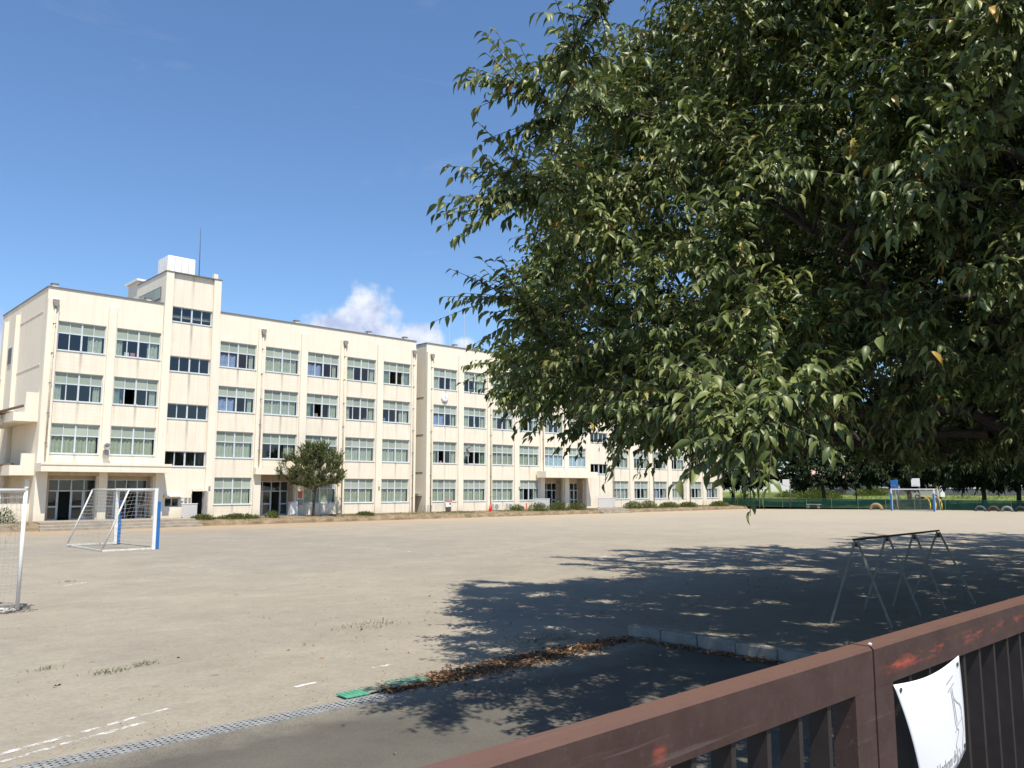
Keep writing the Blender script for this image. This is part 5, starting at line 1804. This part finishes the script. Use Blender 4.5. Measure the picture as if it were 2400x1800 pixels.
# ------------------------------------------------------------------ far end of the field and beyond
def build_far():
    fx = 90.0
    t = thing('net_fence', 'low dark green net fence along the far end of the field', 'fence', (fx, -25, 0))
    ys = [-62 + 3.0 * i for i in range(23)]
    for y in ys:
        part(t, 'post', MB().tube((fx, y, -.1), (fx, y, 1.05), .035, n=6), 'fence_post', origin=(fx, y, 0))
    for a, b in zip(ys[:-1], ys[1:]):
        m = MB()
        # woven windbreak net: closely spaced tapes
        for k in range(17):
            z = .03 + .058 * k
            m.box(fx - .004, fx + .004, a + .04, b - .04, z, z + .048)
        o = part(t, 'net_panel', m, 'fence_net', origin=(fx, a, 0))
    part(t, 'top_wire', MB().tube((fx, ys[0], 1.02), (fx, ys[-1], 1.02), .012, n=5), 'fence_post')
    # half-buried tyres
    tl = 0
    cols = ['tyre_paint', 'tyre_red', 'tyre_pale', 'black_rubber', 'tyre_paint', 'tyre_red', 'tyre_paint', 'tyre_pale']
    labs = ['grey', 'dull red', 'pale', 'black', 'grey green', 'faded red', 'blue grey', 'whitish']
    for k in range(8):
        y = -30.0 - 1.15 * k
        prof = []
        m = MB()
        ring(m, (87.6, y, .02), .42, .13, 12)
        o = solo('half_buried_tyre', m, cols[k], '%s half buried tyre, number %s from the far goal in the row' % (labs[k], ['one', 'two', 'three', 'four', 'five', 'six', 'seven', 'eight'][k]), 'tyre', 'half buried tyres right of the far goal', origin=(87.6, y, 0), smooth=True)
    m = MB(); ring(m, (84.6, -21.3, .02), .55, .17, 14)
    solo('half_buried_tyre', m, 'tan_tyre', 'tan half buried tyre left of the far goal', 'tyre', origin=(84.6, -21.3, 0), smooth=True)
    # basketball stands
    for x, y, mat, lab in ((88.6, -21.6, 'blue_paint', 'basketball stand with bright blue backboard behind the far goal'), (88.6, -23.75, 'tank_white', 'basketball stand with white backboard right of the blue one'), (88.6, -9.3, 'tank_white', 'basketball stand with white backboard left under the hanging twig')):
        b = thing('basketball_stand', lab, 'basketball hoop', (x + .9, y, 0), 'basketball stands')
        part(b, 'post', MB().tube((x + .9, y, 0), (x + .9, y, 2.5), .07), 'steel_dark', True)
        part(b, 'arm', MB().tube((x + .9, y, 2.3), (x + .05, y, 2.75), .04).tube((x + .9, y, 2.5), (x + .05, y, 3.0), .04), 'steel_dark', True)
        part(b, 'backboard', MB().bbox(x - .02, x + .03, y - .42, y + .42, 2.4, 3.22, .008) if mat != 'blue_paint' else MB().bbox(x - .02, x + .03, y - .38, y + .38, 2.2, 3.05, .008), mat)
        rm = MB(); ring(rm, (x - .24, y, 2.5), .20, .012, 16, 'z', full=True)
        part(b, 'hoop', rm, 'cone_red', True)
    # playground bars
    t = thing('climbing_bars', 'yellow curved playground bars seen through the far goal', 'playground', (88.8, -25.6, 0))
    for k in range(3):
        y = -25.0 - .55 * k
        pts = [(88.8 + .0, y, 0), (88.8, y, .7), (88.8, y + .15, 1.1), (88.8, y + .5, 1.35), (88.8, y + .9, 1.45)]
        part(t, 'bar', MB().poly_tube(pts, .045), 'yellow_paint', True)
    part(t, 'foot_rail', MB().bar((88.8, -26.3, .05), (88.8, -24.7, .05), .1, .1), 'brown_roof')
    for k, (y, lab) in enumerate(((-12.6, 'wooden bench seat by the green net fence left of the far goal'),)):
        t = thing('park_bench', lab, 'bench', (88.6, y, 0))
        part(t, 'seat', MB().bbox(88.3, 88.75, y - .8, y + .8, .38, .44, .01), 'step_concrete')
        part(t, 'leg', MB().box(88.35, 88.7, y - .65, y - .5, 0, .38), 'concrete')
        part(t, 'leg', MB().box(88.35, 88.7, y + .5, y + .65, 0, .38), 'concrete')
    # meadow beyond the fence
    g = MB()
    pf = [(90.6, .03), (104, .48), (120, 1.15), (170, 1.4)]
    for (xa, za), (xb, zb) in zip(pf[:-1], pf[1:]):
        g.quad((xa, -140, za), (xb, -140, zb), (xb, 90, zb), (xa, 90, za))
    solo('meadow', g, 'grass', 'sunlit green meadow beyond the far fence', 'grass', kind='structure')
    rg = np.random.default_rng(21)
    n = 18000
    x = rg.uniform(91, 128, n); y = rg.uniform(-62, 14, n)
    p = np.stack([x, y, np.interp(x, [90.6, 104, 120, 170], [.03, .48, 1.15, 1.4])], 1)
    d = norm(np.stack([rg.normal(0, .4, n), rg.normal(0, .4, n), np.ones(n)], 1))
    scatter_leaves('meadow_grass', 'tall sunlit grass in the meadow beyond the far fence', 'grass', p, d, rg.uniform(.15, .35, n), .10, rg.uniform(.55, 1, n), 'weed_leaf', 3)
    # low wall and white guard rail
    t = thing('boundary_wall', 'low grey violet wall with white rail beyond the meadow', 'wall', (134, -20, .6))
    part(t, 'wall', MB().box(134, 134.3, -60, 6, 1.0, 2.15), 'low_wall')
    part(t, 'rail', MB().box(133.95, 134.05, -60, 6, 2.27, 2.4), 'white_paint')
    for k in range(34):
        part(t, 'post', MB().box(133.95, 134.05, -60 + 2 * k, -59.9 + 2 * k, 2.15, 2.27), 'white_paint', origin=(134, -60 + 2 * k, 2))
    # cars
    car('parked_van', 'small white van parked beyond the meadow under the far trees', 112.0, -16.3, .82, 'car_white', True)
    car('parked_car', 'blue car parked under the far trees right of the far goal', 110.0, -33.2, .74, 'car_blue', False)
    # houses
    house('house', 'low house with pinkish tiled roof left of the far trees', 126, 4.5, 1.2, 8, 7, 2.6, 2.0, 'roof_pink', 'house_dark')
    house('house', 'pale two storey house behind the pink roofed one', 152, 9.0, .8, 9, 9, 5.4, 2.0, 'roof_pink', 'house_wall')
    house('house', 'grey roofed pale house behind the far trees', 158, -16, .8, 10, 9, 5.4, 2.2, 'roof_grey', 'house_wall_pale')
    house('house', 'pale house far right behind the far trees', 150, -42, .8, 10, 9, 5.2, 2.0, 'roof_grey', 'house_wall_pale')
    house('house', 'brown walled house at far right behind the blue car', 150, -60, .8, 10, 9, 5.2, 2.0, 'roof_pink', 'house_wall')
    t = thing('shop_banner', 'red and white banner on a pole between the far trees', 'banner', (140, -20.5, .8))
    part(t, 'pole', MB().tube((140, -20.5, .8), (140, -20.5, 6.4), .05), 'panel_grey')
    part(t, 'banner', MB().prism([(-21.6, 5.0), (-20.5, 6.2), (-19.2, 5.3), (-20.6, 4.4)], 'x', 139.9, 139.97), 'pink_paint')
    for k, (x, y, rx, h, lab) in enumerate(((110, -2.5, 3.0, 2.0, 'round green shrub in the meadow left of the van'), (116, 3.0, 4.0, 1.8, 'wide green shrub row before the pink roofed house'), (121, -5.0, 2.5, 2.4, 'tall green shrub by the low boundary wall'))):
        bush('bush', lab, 'shrubs in the meadow', x, y, .7, rx, rx, h * .7, 2600, (.2, .5), 140 + k)
    # utility pole
    t = thing('utility_pole', 'thin dark pole beside the far tree trunk', 'pole', (98.5, -13.0, 0))
    part(t, 'mast', MB().tube((98.5, -13.0, 0), (98.5, -13.0, 6.5), .09, .07), 'steel_dark', True)
    part(t, 'crossarm', MB().box(98.44, 98.56, -13.7, -12.3, 5.6, 5.72), 'steel_dark')


def ring(m, c, R_, r, n, axis='x', full=False, k=8):
    """torus (or its upper half) standing in the plane normal to axis"""
    b = len(m.v)
    rng = 2 * math.pi if full else math.pi
    cnt = n if full else n + 1
    for i in range(cnt):
        a = rng * i / n
        ca, sa = math.cos(a), math.sin(a)
        for j in range(k):
            t = 2 * math.pi * j / k
            rr = R_ + r * math.cos(t); h = r * math.sin(t)
            if axis == 'x':
                m.v.append((c[0] + h, c[1] + rr * ca, c[2] + rr * sa))
            else:
                m.v.append((c[0] + rr * ca, c[1] + rr * sa, c[2] + h))
    for i in range(n):
        i2 = (i + 1) % cnt if full else i + 1
        for j in range(k):
            j2 = (j + 1) % k
            m.f.append((b + i * k + j, b + i * k + j2, b + i2 * k + j2, b + i2 * k + j))
    if not full:
        m.f.append(tuple(b + j for j in range(k))); m.f.append(tuple(b + n * k + j for j in reversed(range(k))))


def car(name, lab, x, y, z, mat, van):
    """car seen side-on: long axis along Y"""
    t = thing(name, lab, 'van' if van else 'car', (x, y, z))
    L = 1.75 if van else 2.0
    if van:
        pr = [(-L, .3), (L, .3), (L, .95), (L * .82, 1.1), (L * .62, 1.8), (-L * .9, 1.85), (-L, 1.6)]
    else:
        pr = [(-L, .3), (L, .3), (L, .75), (L * .55, .9), (L * .25, 1.4), (-L * .55, 1.45), (-L * .9, 1.0), (-L, .9)]
    part(t, 'body', MB().prism([(y + a, z + b) for a, b in pr], 'x', x - .75, x + .75), mat)
    zz = (1.15, 1.65) if van else (.95, 1.36)
    for a, b in ((-.75, -.1), (-.02, .5)):
        part(t, 'side_window', MB().box(x - .765, x - .752, y + L * a, y + L * b, z + zz[0], z + zz[1]), 'car_glass')
    for a in (-.62, .62):
        w = part(t, 'wheel', MB().lathe([(.30, 0), (.30, .18)], (x - .80, y + L * a, z + .3), 16, 'x'), 'black_rubber', origin=(x - .8, y + L * a, z + .3))
        part(w, 'rim', MB().lathe([(.17, 0), (.17, -.01)], (x - .802, y + L * a, z + .3), 12, 'x'), 'aluminium')
        part(t, 'wheel', MB().lathe([(.30, 0), (.30, .18)], (x + .60, y + L * a, z + .3), 16, 'x'), 'black_rubber', origin=(x + .6, y + L * a, z + .3))
    part(t, 'headlight', MB().box(x - .70, x - .45, y + L, y + L + .02, z + .62, z + .8), 'white_paint')
    part(t, 'bumper', MB().box(x - .72, x + .72, y + L, y + L + .08, z + .3, z + .5), 'grey_plastic')


def house(name, lab, x, y, z, w, l, h, rh, roof, wall):
    t = thing(name, lab, 'house', (x, y, z), 'houses beyond the meadow')
    part(t, 'wall', MB().box(x, x + w, y - l / 2, y + l / 2, z - .3, z + h), wall)
    o = .6
    part(t, 'roof', MB().prism([(x - o, z + h - .1), (x + w + o, z + h - .1), (x + w / 2, z + h + rh)], 'y', y - l / 2 - o, y + l / 2 + o), roof)
    nf = 2 if h > 4 else 1
    for f in range(nf):
        for k in range(3):
            yy = y - l / 2 + l * (k + .5) / 3
            zz = z + .9 + 2.6 * f
            wn = part(t, 'window', MB().box(x - .05, x - .004, yy - .7, yy + .7, zz, zz + 1.2), 'aluminium', origin=(x, yy, zz))
            part(wn, 'pane', MB().box(x - .062, x - .052, yy - .62, yy - .04, zz + .08, zz + 1.12), 'car_glass', origin=(x, yy, zz))
            part(wn, 'pane', MB().box(x - .062, x - .052, yy + .04, yy + .62, zz + .08, zz + 1.12), 'car_glass', origin=(x, yy, zz))
    dr = part(t, 'door', MB().box(x - .06, x - .003, y - l / 2 + .25, y - l / 2 + 1.1, z, z + 2.0), 'brown_roof')


build_far()
